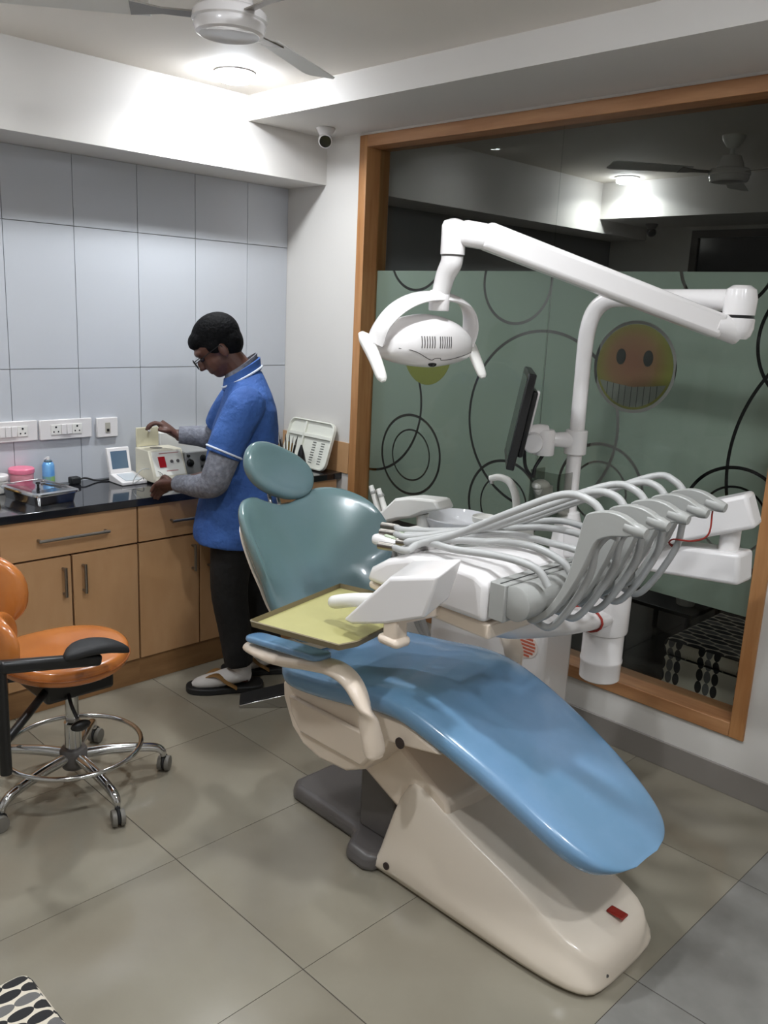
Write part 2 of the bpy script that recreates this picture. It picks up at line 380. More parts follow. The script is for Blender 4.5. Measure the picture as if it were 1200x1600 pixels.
downlight(1.5, -.3, 'round downlight in the ceiling near the front wall on the right', DOWNLIGHT_POWER * .8)
downlight(5.21, 3.109, 'small lit downlight seen through the glass in the room behind', DOWNLIGHT_POWER * .5, em=WHITED)

def fan_at(x, y, label):
    t = thing('ceiling_fan', label, 'fan', (x, y, ZC), 'white ceiling fans'); zb = 2.318
    lathe('canopy', [(.055, 0), (.05, -.02), (.03, -.05), (.012, -.06)], (x, y, ZC - .0005), WPLM, t)
    tube('rod', [(x, y, ZC - .05), (x, y, ZC - .13)], .011, WPLM, t, res=1)
    mo = lathe('motor', [(.02, .125), (.045, .12), (.060, .085), (.064, .065), (.088, .060), (.096, .052), (.098, .034), (.092, .030), (.094, .022), (.088, .004), (.078, 0), (.070, .004), (.02, .003)], (x, y, zb), WPL, t, n=40)
    for k in range(3):
        a = math.radians(FANA + 120 * k); d = Vector((math.cos(a), math.sin(a), 0)); s = Vector((-d.y, d.x, 0)); c = Vector((x, y, zb + .045))
        pts = [(.20, -.042), (.58, -.055), (.60, -.042), (.60, .042), (.58, .055), (.20, .042)]
        bl = M('blade', *prism_vf(pts, lambda p, q: c + d * p + s * q + Vector((0, 0, q * .18)), lambda p, q: c + d * p + s * q + Vector((0, 0, q * .18 + .004))), WPLM, t, bevel=.001)
        M('blade_iron', *prism_vf([(.085, -.016), (.17, -.014), (.25, -.035), (.25, .035), (.17, .014), (.085, .016)], lambda p, q: c + d * p + s * q + Vector((0, 0, q * .18 - .004)), lambda p, q: c + d * p + s * q + Vector((0, 0, q * .18))), STEEL, bl)
    return t
FANA = 146
fan_at(1.44, 2.07, 'white ceiling fan hanging beside the bright downlight')
FANA = 140
fan_at(4.32, 2.02, 'dim white ceiling fan seen through the glass in the room behind')
def cctv(x, y, z, label, m1, aim):
    t = thing('security_camera', label, 'camera', (x, y, z), 'dome security cameras')
    lathe('mount', [(.042, 0), (.044, -.004), (.040, -.012), (.030, -.03), (.024, -.04)], (x, y, z), m1, t)
    a = Vector(aim).normalized(); c = Vector((x, y, z - .05))
    h = lathe('housing', [(.012, -.03), (.028, -.02), (.032, 0), (.031, .022), (.027, .026)], c, m1, t, axis=a)
    lathe('lens', [(.0262, .0262), (.024, .0285), (.006, .0285)], c, LENS, h, axis=a)
cctv(2.74, 3.19, 2.424, 'small white dome security camera under the beam beside the window frame', WPL, (-.62, -.7, -.45))
cctv(5.75, 3.2, 2.30, 'dark dome security camera seen through the glass in the room behind', DGREY, (-.62, -.7, -.45))

# ------------------------------------------------------------------ fitted counter and cabinets
YF = 3.205                                                                   # front plane of the doors
wt = box('worktop', (X0, YF - .015, .797), (X1, Y1, .830), GRAN, bevel=.003); tag(wt, 'polished black granite worktop running along the tiled wall', 'worktop')
def handle(p0, p1, out, parent, r=.0065):
    p0, p1, o = Vector(p0), Vector(p1), Vector(out); d = (p1 - p0).normalized()
    v = join(tube_vf([p0 + o - d * .008, p1 + o + d * .008], r, 8, 1), tube_vf([p0, p0 + o], r * .9, 8, 1), tube_vf([p1, p1 + o], r * .9, 8, 1))
    return M('handle', v[0], v[1], STEEL, parent)
def cabinet(x0, x1, label, drawer=True, split=None, hands=(1, -1)):
    t = thing('base_cabinet', label, 'cabinet', ((x0 + x1) / 2, YF + .2, 0), 'maple base cabinets under the granite worktop'); g = .0042
    box('carcass', (x0 + .001, YF + .018, .115), (x1 - .001, Y1 - .005, .7965), CARC, t)
    box('plinth', (x0, YF + .012, 0.0), (x1, YF + .03, .115), PLINTH, t)
    dr = box('drawer', (x0 + g, YF, .640), (x1 - g, YF + .0178, .7955), LAMH, t, bevel=.0015); hl = .138 if x1 - x0 > .5 else .1
    c = (x0 + x1) / 2; handle((c - hl, YF, .715), (c + hl, YF, .715), (0, -.028, 0), dr)
    sp = split or c
    for k, (a, b) in enumerate(((x0, sp), (sp, x1))):
        d = box('door', (a + g, YF, .118), (b - g, YF + .0178, .632), LAM, t, bevel=.0015); hx = b - .038 if hands[k] > 0 else a + .045
        handle((hx, YF, .480), (hx, YF, .585), (0, -.026, 0), d)
cabinet(1.205, 1.778, 'maple base cabinet with a long drawer behind the orange stool', split=1.485)
cabinet(1.778, 2.370, 'maple base cabinet with drawer right in front of the standing man', split=2.080)
cabinet(2.370, 2.895, 'maple base cabinet at the right end of the counter, behind the headrest')
cabinet(.632, 1.205, 'maple base cabinet left of the orange stool, mostly outside the picture')

# ------------------------------------------------------------------ dental chair
CX = 1.845
ch = thing('dental_chair', 'blue vinyl dental chair with white shell standing on the floor', 'dental chair', (CX, 1.45, 0))
def spow(v, p): return math.copysign(abs(v) ** p, v)
def slab_loft(name, st, m, parent, dish=.02, n=36, px=.42, pz=.7, **k):
    """st: (y, ztop, halfwidth, thickness); sections square to the path in the y-z plane"""
    P = catmull([(s[0], s[1], 0) for s in st], 4); Q = catmull([(s[2], s[3], 0) for s in st], 4); V = []; Fc = []
    for i in range(len(P)):
        a, b = P[max(i - 1, 0)], P[min(i + 1, len(P) - 1)]; t = (b - a).normalized(); nn = Vector((-t.y, t.x)) if t.x < 0 else Vector((t.y, -t.x))
        nn = Vector((abs(t.y) * (1 if t.y * t.x < 0 else -1), abs(t.x)))
        w, th = max(Q[i].x, .002), max(Q[i].y, .002)
        for j in range(n):
            an = 2 * math.pi * j / n; c, s = math.cos(an), math.sin(an); x = w * spow(c, px); h = th / 2 * spow(s, pz) - th / 2
            if s > 0: h -= dish * (1 - (x / w) ** 2) * min(1, s * 1.5) * min(1, w / .2)
            V.append((CX + x, P[i].x + nn.x * h, P[i].y + nn.y * h))
    for i in range(len(P) - 1):
        for j in range(n): Fc.append((i * n + j, i * n + (j + 1) % n, (i + 1) * n + (j + 1) % n, (i + 1) * n + j))
    Fc.append(tuple(range(n))); Fc.append(tuple((len(P) - 1) * n + j for j in range(n)))
    return M(name, V, Fc, m, parent, angle=80, **k)
seat_st = [(2.035, .545, .17, .03), (2.03, .553, .215, .06), (2.005, .562, .25, .09), (1.95, .572, .268, .105), (1.85, .585, .272, .108), (1.72, .605, .268, .108), (1.60, .625, .262, .105), (1.48, .625, .256, .10), (1.36, .598, .25, .098), (1.24, .558, .24, .096),
           (1.12, .510, .226, .095), (1.02, .462, .212, .092), (.95, .425, .196, .09), (.90, .396, .174, .082), (.87, .374, .148, .066), (.852, .356, .11, .045), (.846, .346, .06, .02)]
slab_loft('seat', seat_st, SEATB, ch, dish=.022)
# backrest: winged, dished
OB = Vector((CX, 2.035, .585)); dB = Vector((0, .607, .795)); nB = Vector((0, -.795, .607))
def backmap(a, b, h):
    curl = .125 * (abs(a) / .32) ** 2 * min(1, .35 + b / .3)
    return OB + Vector((1, 0, 0)) * (a * (1 - .12 * (abs(a) / .32) ** 2)) + dB * b + nB * (h + curl)
half = [(.0, -.02), (.12, -.015), (.19, .02), (.25, .08), (.30, .16), (.335, .25), (.325, .35), (.285, .425), (.215, .485), (.14, .508), (.08, .492), (.035, .478)]
ol = half + [(0, .474)] + [(-a, b) for a, b in half[:0:-1]]
pillow('backrest', smooth2d(ol, 4), .05, backmap, BACKB, ch, back=.9, center=(0, .22), dish=.035, power=3.0)
pillow('backrest_shell', smooth2d([(a * .86, .2 + (b - .2) * .88) for a, b in ol], 3), .02, lambda a, b, h: backmap(a, b, h - .05), WPLC, ch, center=(0, .2))
# headrest
OH = Vector((CX + .005, 2.365, 1.075)); dH = Vector((0, .45, .89)).normalized(); nH = Vector((0, -.89, .45)).normalized()
hl = [(.142 * spow(math.cos(t), .86), .092 * spow(math.sin(t), .88)) for t in [2 * math.pi * k / 40 for k in range(40)]]
pillow('headrest', hl, .045, lambda a, b, h: OH + Vector((1, 0, 0)) * (a * .88 + b * .47) + dH * (b * .88 - a * .47) + nH * (h + .02 * (a / .15) ** 2), BACKB, ch, back=1.0, dish=.015, power=2.6)
for sx in (-.018, .018): tube('headrest_stem', [OH + Vector((sx, .03, -.06)), (CX + sx, 2.345, .92), (CX + sx, 2.27, .84)], .007, CHROME, ch, n=8)
box('headrest_bracket', (CX - .03, 2.355, 1.0), (CX + .03, 2.40, 1.05), BLACK, ch, bevel=.006)
# armrest
arm = tube('armrest', [(1.505, 2.055, .612), (1.505, 2.03, .614), (1.505, 1.90, .622), (1.505, 1.75, .655), (1.505, 1.65, .672), (1.508, 1.585, .655), (1.513, 1.54, .60), (1.52, 1.515, .53), (1.528, 1.505, .475), (1.53, 1.502, .455)], [.012, .030, .036, .036, .036, .034, .032, .030, .030, .022], WPLC, ch, n=18, flat=(1.0, .58, (0, .35, 1)))
pillow('arm_pad', [(p, q) for q, p in rr(.36, .062, .028)], .016, lambda a, b, h: Vector((1.505 + a, 1.862 - b, .650 + h + (.028 * (b + .18) / .36) + (.018 * max(0, (b) / .18) ** 1.5) - .004)), SEATB, arm, back=.5, power=4)
arm2 = tube('armrest', [(2.185, 2.055, .612), (2.185, 2.03, .614), (2.185, 1.90, .622), (2.185, 1.75, .655), (2.185, 1.65, .672), (2.182, 1.585, .655), (2.177, 1.54, .60), (2.17, 1.515, .53), (2.162, 1.505, .475)], [.012, .030, .036, .036, .036, .034, .032, .030, .022], WPLC, ch, n=18, flat=(1.0, .58, (0, .35, 1)))
pillow('arm_pad', [(p, q) for q, p in rr(.36, .062, .028)], .016, lambda a, b, h: Vector((2.185 + a, 1.862 - b, .640 + h + .028 * (b + .18) / .36 + .018 * max(0, b / .18) ** 1.5)), SEATB, arm2, back=.5, power=4)
lathe('pivot_hole', [(.016, 0), (.016, .004), (.002, .004)], (1.583, 1.462, .497), mat('hole_dark', (52, 40, 36), .6), ch, axis=(-1, 0, 0), n=16)
# white shell under the seat
shell = [(2.005, .48), (2.0, .43), (1.955, .345), (1.90, .305), (1.82, .288), (1.70, .298), (1.62, .338), (1.565, .405), (1.53, .462), (1.34, .500), (1.36, .515), (1.48, .545), (1.60, .535), (1.85, .495), (1.98, .50)]
yz_prism('seat_shell', shell, 1.606, 2.084, WPLC, ch, bevel=.035, seg=4)
yz_prism('side_panel', [(1.96, .455), (1.945, .40), (1.90, .35), (1.62, .352), (1.585, .40), (1.60, .462)], 1.592, 1.61, WPLC, ch, bevel=.008)
# lifting arm
yz_prism('lift_arm', [(1.80, .30), (1.60, .42), (1.38, .305), (1.36, .20), (1.50, .18), (1.57, .20)], 1.70, 1.99, WPLC, ch, bevel=.012)
# base cover: lofted along y
bs = [(.868, .02, .10, .05), (.872, .075, .15, .10), (.90, .108, .178, .145), (.96, .128, .196, .165), (1.05, .165, .203, .155), (1.15, .20, .205, .150), (1.28, .235, .206, .146), (1.40, .285, .206, .150), (1.48, .325, .206, .150), (1.525, .318, .206, .152), (1.565, .21, .206, .165), (1.60, .08, .206, .17), (1.612, .03, .205, .18)]
V = []; Fc = []
for y, h, wb, wtp in bs:
    sec = []
    prof = [(-wb, 0), (-wb, .02), (-wb + (wb - wtp) * .25, h * .45), (-wtp - .008, h - .03 if h > .06 else h * .6), (-wtp, h - .008 if h > .04 else h * .85), (-wtp + .014, h), (-wtp * .4, h - .012 if .93 < y < 1.45 else h), (0, h - .016 if .93 < y < 1.45 else h)]
    sec = prof + [(-a, b) for a, b in prof[-2::-1]]
    for a, b in sec: V.append((CX + a, y, b))
n = 15
for i in range(len(bs) - 1):
    for j in range(n - 1): Fc.append((i * n + j, i * n + j + 1, (i + 1) * n + j + 1, (i + 1) * n + j))
    Fc.append((i * n + n - 1, i * n, (i + 1) * n, (i + 1) * n + n - 1))
Fc.append(tuple(range(n))); Fc.append(tuple((len(bs) - 1) * n + j for j in range(n)))
bc = M('base_cover', V, Fc, mat('warm_white_plastic', (233, 220, 203), .22, coat=.3), ch, angle=60, subsurf=1)
M('foot_button', *box_vf((CX + .025, .905, .117), (CX + .055, .955, .124)), mat('amber_lens', (150, 40, 30), .25), ch, bevel=.003)
lathe('screw_cap', [(.008, 0), (.008, .003), (.002, .004)], (CX - .09, .8755, .035), DGREY, ch, axis=(-.3, -1, 0), n=14)
lathe('screw_cap', [(.011, 0), (.011, .004), (.002, .005)], (CX - .2035, 1.545, .045), mat('hole_dark', (52, 40, 36), .6), ch, axis=(-1, 0, .1), n=14)
lathe('hinge_cap', [(.020, 0), (.020, .004), (.002, .005)], (CX - .11, 1.505, .322), mat('hole_brown', (86, 60, 44), .6), ch, axis=(0, -.3, 1), n=16)
# grey base plate
bp = [(-.145, 2.06), (-.15, 1.76), (-.165, 1.735), (-.232, 1.70), (-.236, 1.62), (-.215, 1.585), (.215, 1.585), (.236, 1.62), (.232, 1.70), (.165, 1.735), (.15, 1.76), (.145, 2.06), (.11, 2.10), (-.11, 2.10)]
M('base_plate', *prism_vf(bp, lambda a, y: (CX + a, y, 0), lambda a, y: (CX + a * .94, y - (.012 if y > 1.9 else -.002), .052)), DGREY, ch, bevel=.018, seg=3)
box('underbody', (1.72, 1.60, .05), (1.97, 1.75, .30), DGREY, ch, bevel=.01)

# foot pedal on the floor
fp = thing('foot_pedal', 'black and silver wedge foot pedal on the floor behind the dental chair', 'foot pedal', (2.1, 2.70, 0))
rz = Matrix.Translation((2.10, 2.70, 0)) @ Matrix.Rotation(math.radians(-38), 4, 'Z')
v, f = prism_vf([(-.13, 0), (.13, 0), (.13, .075), (-.13, .012)], lambda a, z: rz @ Vector((a, -.055, z)), lambda a, z: rz @ Vector((a, .055, z)))
M('pedal_body', v, f, CHROME, fp, bevel=.003)
v, f = prism_vf([(-.128, .0135), (.128, .0765), (.128, .081), (-.128, .018)], lambda a, z: rz @ Vector((a, -.053, z)), lambda a, z: rz @ Vector((a, .053, z)))
M('tread', v, f, BLACKM, fp, bevel=.002)

# ------------------------------------------------------------------ dental unit (cabinet, spittoon, post)
du = thing('dental_unit', 'white dental water unit with spittoon beside the chair', 'dental unit', (2.56, 1.8, 0))
yz_prism('cabinet_body', [(1.585, 0), (2.12, 0), (2.12, .74), (2.06, .80), (1.63, .83), (1.585, .80)], 2.42, 2.62, WPL, du, bevel=.03, seg=3)
st = M('warning_sticker', *prism_vf([(1.690 + .085 * spow(math.cos(t), .8), .508 + .05 * spow(math.sin(t), .9)) for t in [2 * math.pi * k / 24 for k in range(24)]], lambda y, z: (2.4185, y, z), lambda y, z: (2.4198, y, z)), mat('sticker_white', (225, 214, 206), .5), du, smooth=False)
for k in range(7):
    z = .547 - k * .0125; w = .075 * math.sqrt(max(.1, 1 - ((z - .508) / .05) ** 2))
    M('print_line', *box_vf((2.4178, 1.690 - w, z - .004), (2.4184, 1.690 + w, z + .004)), mat('sticker_red', (190, 96, 72), .6), st, smooth=False)
PX, PY = 2.55, 1.615
lathe('post_base', [(.058, .80), (.056, .86), (.046, .95), (.036, .985), (.028, .99)], (PX, PY, 0), WPL, du)
lathe('red_band', [(.0465, .90), (.0475, .902), (.0475, .93), (.0465, .932)], (PX + .006, PY - .004, 0), REDS, du)
tube('post', [(PX, PY, .95), (PX, PY, 1.2), (PX, PY, 1.44)], .0255, WPL, du, n=20, res=1)
# spittoon bowl
BX, BY = 2.47, 2.05
lathe('bowl', [(.03, -.10), (.06, -.095), (.098, -.06), (.122, -.015), (.128, .0), (.125, .004), (.118, -.012), (.095, -.052), (.055, -.082), (.01, -.088)], (BX, BY, .89), mat('bowl_ceramic', (238, 238, 240), .08, coat=.5), du, n=36)
lathe('bowl_foot', [(.06, .70), (.045, .76), (.04, .80)], (BX, BY, 0), WPL, du)
yz_prism('spout_block', [(1.755, .81), (1.955, .81), (1.93, .855), (1.90, .895), (1.85, .918), (1.80, .925), (1.765, .915)], 2.44, 2.57, WPLM, du, bevel=.012)
tube('rinse_spout', [(2.50, 1.80, .915), (2.50, 1.803, .97), (2.50, 1.815, 1.02), (2.50, 1.845, 1.058), (2.50, 1.89, 1.066), (2.50, 1.93, 1.055)], [.016, .0145, .0145, .0135, .0125, .0115], WPLM, du, n=14)
lathe('spout_tip', [(.008, 0), (.009, -.012), (.006, -.014)], (2.50, 1.924, 1.05), CHROME, du, n=12)
lathe('cup_stand', [(.02, -.06), (.03, -.03), (.045, -.018), (.047, 0), (.044, .002), (.04, -.006), (.005, -.007)], (2.475, 1.925, .915), WPLM, du, n=24)
# assistant holder with suction tips
yz_prism('holder_head', [(2.005, .945), (2.03, .978), (2.09, .972), (2.155, .965), (2.235, .945), (2.30, .885), (2.37, .845), (2.36, .805), (2.29, .838), (2.215, .868), (2.15, .885), (2.08, .92)], 2.31, 2.40, WPLM, du, bevel=.010)
tube('holder_post', [(2.36, 2.13, .90), (2.37, 2.12, .80), (2.42, 2.09, .74)], [.024, .022, .022], WPLM, du, n=16, res=3)
for k, (y, x) in enumerate(((2.335, 2.355), (2.395, 2.372))):
    s = tube('suction_tip', [(x, y - .03, .84), (x, y, .90), (x, y + .03, .955)], [.013, .012, .010], WPLM, du, n=12, res=2)
    lathe('tip_ring', [(.0125, 0), (.0135, .003), (.0135, .010), (.0125, .012)], (x, y + .012, .925), GPL, s, axis=(0, .4, .9), n=12)
    tube('suction_hose', [(x, y - .03, .84), (x + .01, y - .07, .76), (x + .03, y - .13, .62), (x + .07, y - .20, .42), (2.45, 2.12, .35)], .012, GHOSE, du, n=8)
# clear cup holder with white cup, hung on the post
CLEAR = glassmat('clear_plastic', (225, 225, 222), 1.35)
cupb = thing('cup_dispenser', 'clear plastic box on the post holding a white paper cup', 'cup holder', (2.49, 1.655, .98))
v = join(box_vf((2.44, 1.60, .98), (2.443, 1.71, 1.13)), box_vf((2.44, 1.71, .98), (2.522, 1.713, 1.13)), box_vf((2.443, 1.597, .98), (2.522, 1.60, 1.13)), box_vf((2.44, 1.597, .977), (2.522, 1.713, .98)))
M('clear_box', v[0], v[1], CLEAR, cupb, smooth=False)
lathe('paper_cup', [(.022, .0), (.034, .085), (.036, .087), (.033, .083), (.020, .004)], (2.482, 1.662, .984), WPLM, cupb, n=20, axis=(-.12, .2, 1))
M('cup_lid', *ell_vf((2.468, 1.685, 1.075), (.030, .034, .022), 14), WPLM, cupb)

# ------------------------------------------------------------------ monitor on the post
mo = thing('monitor', 'thin black flat monitor seen edge-on, clamped to the white post', 'monitor', (2.37, 1.70, 1.25))
v = join(tube_vf([(PX, PY, 1.188), (PX, PY, 1.272)], .038, 20, 1))
M('post_clamp', v[0], v[1], WPL, mo, bevel=.004)
yz = Vector((-.82, .57, 0)).normalized()
tube('clamp_arm', [(PX, PY, 1.235), (PX - .05, PY + .03, 1.238), (2.462, 1.672, 1.236)], [.032, .026, .022], WPL, mo, n=14, res=3)
lathe('swivel', [(.034, 1.185), (.036, 1.19), (.036, 1.262), (.030, 1.272)], (2.455, 1.678, 0), WPL, mo, n=24)
tube('neck', [(2.455, 1.678, 1.262), (2.43, 1.692, 1.268), (2.405, 1.708, 1.26)], [.026, .022, .022], WPL, mo, n=12, res=3)
nrm = Vector((-.62, .785, 0)).normalized(); wd = Vector((.785, .62, 0)).normalized(); tilt = math.radians(9)
upv = (Vector((0, 0, 1)) * math.cos(tilt) - nrm * math.sin(tilt)).normalized(); nr = (nrm * math.cos(tilt) + Vector((0, 0, 1)) * math.sin(tilt)).normalized()
MC = Vector((2.372, 1.728, 1.315))
def mmap(a, b, c): return MC + wd * a + upv * b + nr * c
def mbox(name, a, b, m, parent, bevel=0):
    v, f = box_vf(a, b); return M(name, [mmap(*q) for q in v], f, m, parent, bevel=bevel)
bz = mbox('bezel', (-.19, -.155, -.012), (.19, .155, .014), BLACK, mo, .004)
mbox('screen', (-.172, -.130, .0142), (.172, .138, .0150), GUN, bz)
mbox('back_housing', (-.12, -.12, -.034), (.12, .10, -.012), BLACK, mo, .008)
mbox('mount_plate', (-.03, -.07, -.046), (.03, .095, -.034), WPL, mo, .004)
M('tilt_joint', *lathe_vf([(.030, -.045), (.034, -.04), (.034, .04), (.030, .045)], mmap(0, -.075, -.062), 24, wd), WPL, mo)
tube('cable', [mmap(.0, -.10, -.04), mmap(.02, -.165, -.06), mmap(.0, -.19, -.09), (2.43, 1.69, 1.14), (2.455, 1.678, 1.185)], .006, BLACKM, mo, n=8)

# ------------------------------------------------------------------ operating lamp
la = thing('operating_lamp', 'white dental operating lamp with yoke, two handles and jointed arm', 'lamp', (PX, PY, 1.44))
tube('swing_arm', [(PX, PY, 1.44), (PX, PY, 1.52), (PX - .001, PY - .004, 1.60), (PX - .003, PY - .024, 1.665), (PX - .008, PY - .07, 1.702), (PX - .016, PY - .14, 1.712), (2.515, 1.30, 1.712), (2.50, 1.115, 1.712)], [.0255, .026, .027, .028, .028, .028, .029, .032], WPL, la, n=20)
JX, JY = 2.497, 1.088
lathe('upper_joint', [(.03, .002), (.044, .004), (.046, .05), (.040, .075), (.024, .086)], (JX, JY, 1.668), WPL, la, n=28)
lathe('joint_gap', [(.043, 0), (.043, .006)], (JX, JY, 1.6635), BLACK, la, n=24)
lathe('lower_joint', [(.030, -.060), (.040, -.050), (.046, -.03), (.046, -.004), (.044, -.002)], (JX, JY, 1.665), WPL, la, n=28)
E0, E1 = Vector((2.475, 1.105, 1.630)), Vector((1.885, 1.540, 1.848))
def bar(name, p0, p1, w, h, m, parent, bevel=.012, w1=None, h1=None, up=(0, 0, 1)):
    p0, p1 = Vector(p0), Vector(p1); t = (p1 - p0).normalized(); s = t.cross(Vector(up)).normalized(); u = s.cross(t); w1 = w1 or w; h1 = h1 or h
    V = [p0 + s * a * w / 2 + u * b * h / 2 for a, b in ((-1, -1), (1, -1), (1, 1), (-1, 1))] + [p1 + s * a * w1 / 2 + u * b * h1 / 2 for a, b in ((-1, -1), (1, -1), (1, 1), (-1, 1))]
    return M(name, V, [(0, 3, 2, 1), (4, 5, 6, 7), (0, 1, 5, 4), (1, 2, 6, 5), (2, 3, 7, 6), (3, 0, 4, 7)], m, parent, bevel=bevel, seg=3)
bar('spring_arm', E0 + (E1 - E0) * .03, E1, .062, .070, WPL, la, .014, .062, .072)
tube('arm_knuckle', [(JX, JY, 1.63), E0 + (E1 - E0) * .06], [.042, .034], WPL, la, n=16, res=2)
bar('lamp_knuckle', E1 + (E0 - E1) * .03, (1.848, 1.592, 1.852), .066, .066, WPL, la, .018)
lathe('knuckle_cap', [(.028, 1.792), (.033, 1.794), (.033, 1.868), (.028, 1.880), (.012, 1.886)], (1.838, 1.603, 0), WPL, la, n=24)
lathe('seam_ring', [(.0305, 1.789), (.0305, 1.794)], (1.838, 1.603, 0), DGREY, la, n=24)
tube('lamp_neck', [(1.838, 1.603, 1.792), (1.838, 1.606, 1.770), (1.838, 1.624, 1.738), (1.84, 1.640, 1.690)], [.030, .0295, .027, .0245], WPL, la, n=18, res=4)
LC = Vector((1.842, 1.695, 1.555)); HWD = .192
lathe('yoke_socket', [(.027, .0), (.029, .004), (.029, .05), (.026, .055)], (1.84, 1.643, 1.645), WPL, la, n=20)
yk = []
for k in range(13):
    a = math.pi * k / 12; q = math.sin(a); yk.append((LC.x - HWD * math.copysign(abs(math.cos(a)) ** .85, math.cos(a)), LC.y - .052 * q, LC.z + .13 * q ** .9))
tube('yoke', yk, .024, WPL, la, n=16, res=3, flat=(1.25, .40, (0, -.35, 1)))
V = []; Fc = []; n = 32
secs = [(-.165, .012, .02, -.01), (-.158, .030, .04, -.006), (-.13, .048, .066, 0), (-.08, .064, .082, .004), (0, .074, .09, .006), (.07, .066, .084, .003), (.12, .053, .070, -.003), (.150, .042, .055, -.008), (.160, .034, .045, -.010)]
P1 = catmull([(s[0], s[1], s[2]) for s in secs], 3); P2 = catmull([(s[0], s[3], 0) for s in secs], 3)
for i in range(len(P1)):
    for j in range(n):
        an = 2 * math.pi * j / n; c, s = math.cos(an), math.sin(an)
        V.append(LC + Vector((P1[i].x, P1[i].z * spow(c, .8) , P1[i].y * spow(s, .8) + P2[i].y)))
for i in range(len(P1) - 1):
    for j in range(n): Fc.append((i * n + j, i * n + (j + 1) % n, (i + 1) * n + (j + 1) % n, (i + 1) * n + j))
Fc.append(tuple(range(n))); Fc.append(tuple((len(P1) - 1) * n + j for j in range(n)))
hd = M('lamp_head', V, Fc, WPL, la, angle=60)
def lsurf(x, z, out=0.0):
    """point on the camera-side skin of the lamp head at offset x, z from its centre"""
    k = min(range(len(P1)), key=lambda q: abs(P1[q].x - x)); k2 = min(max(k + (1 if P1[k].x < x else -1), 0), len(P1) - 1)
    t = 0 if k2 == k else (x - P1[k].x) / (P1[k2].x - P1[k].x); h = P1[k].y + (P1[k2].y - P1[k].y) * t; d = P1[k].z + (P1[k2].z - P1[k].z) * t; o_ = P2[k].y + (P2[k2].y - P2[k].y) * t
    sn = min(.995, (abs(z - o_) / h) ** 1.25); return LC + Vector((x, -d * math.sqrt(1 - sn * sn) ** .8 - out, z))
tube('seam', [lsurf(x, z) for x, z in ((-.150, -.012), (-.12, -.016), (-.09, -.026), (-.06, -.038), (-.04, -.043), (-.034, -.038), (-.012, -.038), (-.006, -.043), (.03, -.041), (.07, -.035), (.11, -.028), (.145, -.022))], .0012, DGREY, hd, n=6, res=2)
for g in range(2):
    for k in range(6):
        x = -.092 + g * .064 + k * .0088
        tube('vent_slot', [lsurf(x - .001, .022), lsurf(x, .012), lsurf(x + .001, .0), lsurf(x + .001, -.010)], .0017, DGREY, hd, n=6, res=2)
M('sensor_window', *ell_vf(lsurf(-.023, -.055), (.017, .006, .008), 16), LENS, hd)
M('lamp_glass', *ell_vf(LC + Vector((0, .05, -.028)), (.12, .045, .035), 16), mat('lamp_reflector', (200, 198, 190), .15, .4), hd)
for sgn in (-1, 1):
    x = LC.x + sgn * (HWD + .018)
    tube('handle', [(x, LC.y + .035, LC.z + .022), (x, LC.y + .015, LC.z + .005), (x, LC.y - .02, LC.z - .04), (x, LC.y - .048, LC.z - .085), (x, LC.y - .056, LC.z - .098)], [.010, .020, .018, .015, .008], WPLM, la, n=14, flat=(.75, 1.15, (1, 0, 0)))
    tube('pivot', [(LC.x + sgn * .15, LC.y, LC.z), (x, LC.y, LC.z)], .012, WPL, la, n=12, res=1)

# ------------------------------------------------------------------ delivery table over the chair
dt = thing('delivery_table', 'white doctor delivery table with grey hose holders swung over the chair', 'dental unit', (2.55, 1.6, .84))
hp = [(1.262, .882), (1.262, .985), (1.30, 1.006), (1.38, 1.012), (1.46, 1.008), (1.54, .995), (1.62, .968), (1.68, .93), (1.70, .885)]
yz_prism('table_head', hp, 1.652, 1.985, WPL, dt, bevel=.018, seg=4)
yz_prism('table_pan', [(1.258, .835), (1.258, .880), (1.70, .882), (1.70, .862), (1.60, .845)], 1.668, 1.968, WPLC, dt, bevel=.008)
v, f = box_vf((1.73, 1.60, .965), (1.93, 1.765, .998)); M('hose_rest', v, f, WPL, dt, bevel=.014, seg=3)
v, f = box_vf((1.742, 1.665, .990), (1.90, 1.72, 1.004)); M('rest_pad', v, f, mat('pale_green_rubber', (190, 200, 176), .4), dt, bevel=.004)
# grey holder rail with its round bar
box('holder_rail', (1.662, 1.212, .898), (2.20, 1.2605, .996), GPL, dt, bevel=.003)
box('rail_slot', (1.665, 1.228, .9962), (2.19, 1.232, .9968), BLACK, dt)
lathe('round_bar', [(.040, 0), (.045, .003), (.045, .52), (.042, .524)], (1.672, 1.190, .952), GPL, dt, axis=(1, 0, 0), n=30)
hook = [(1.064, 1.168), (1.056, 1.196), (1.035, 1.207), (1.0, 1.215), (.965, 1.212), (.935, 1.200), (.918, 1.190), (.922, 1.176), (.945, 1.166), (.985, 1.158), (1.018, 1.142), (1.032, 1.115), (1.048, 1.07), (1.070, 1.02), (1.098, .968), (1.125, .930), (1.150, .905), (1.178, .888), (1.195, .892), (1.196, .906), (1.165, .918), (1.140, .940), (1.116, .978), (1.096, 1.02), (1.082, 1.07), (1.073, 1.12)]
hx = [1.752, 1.862, 1.970, 2.080, 2.190]
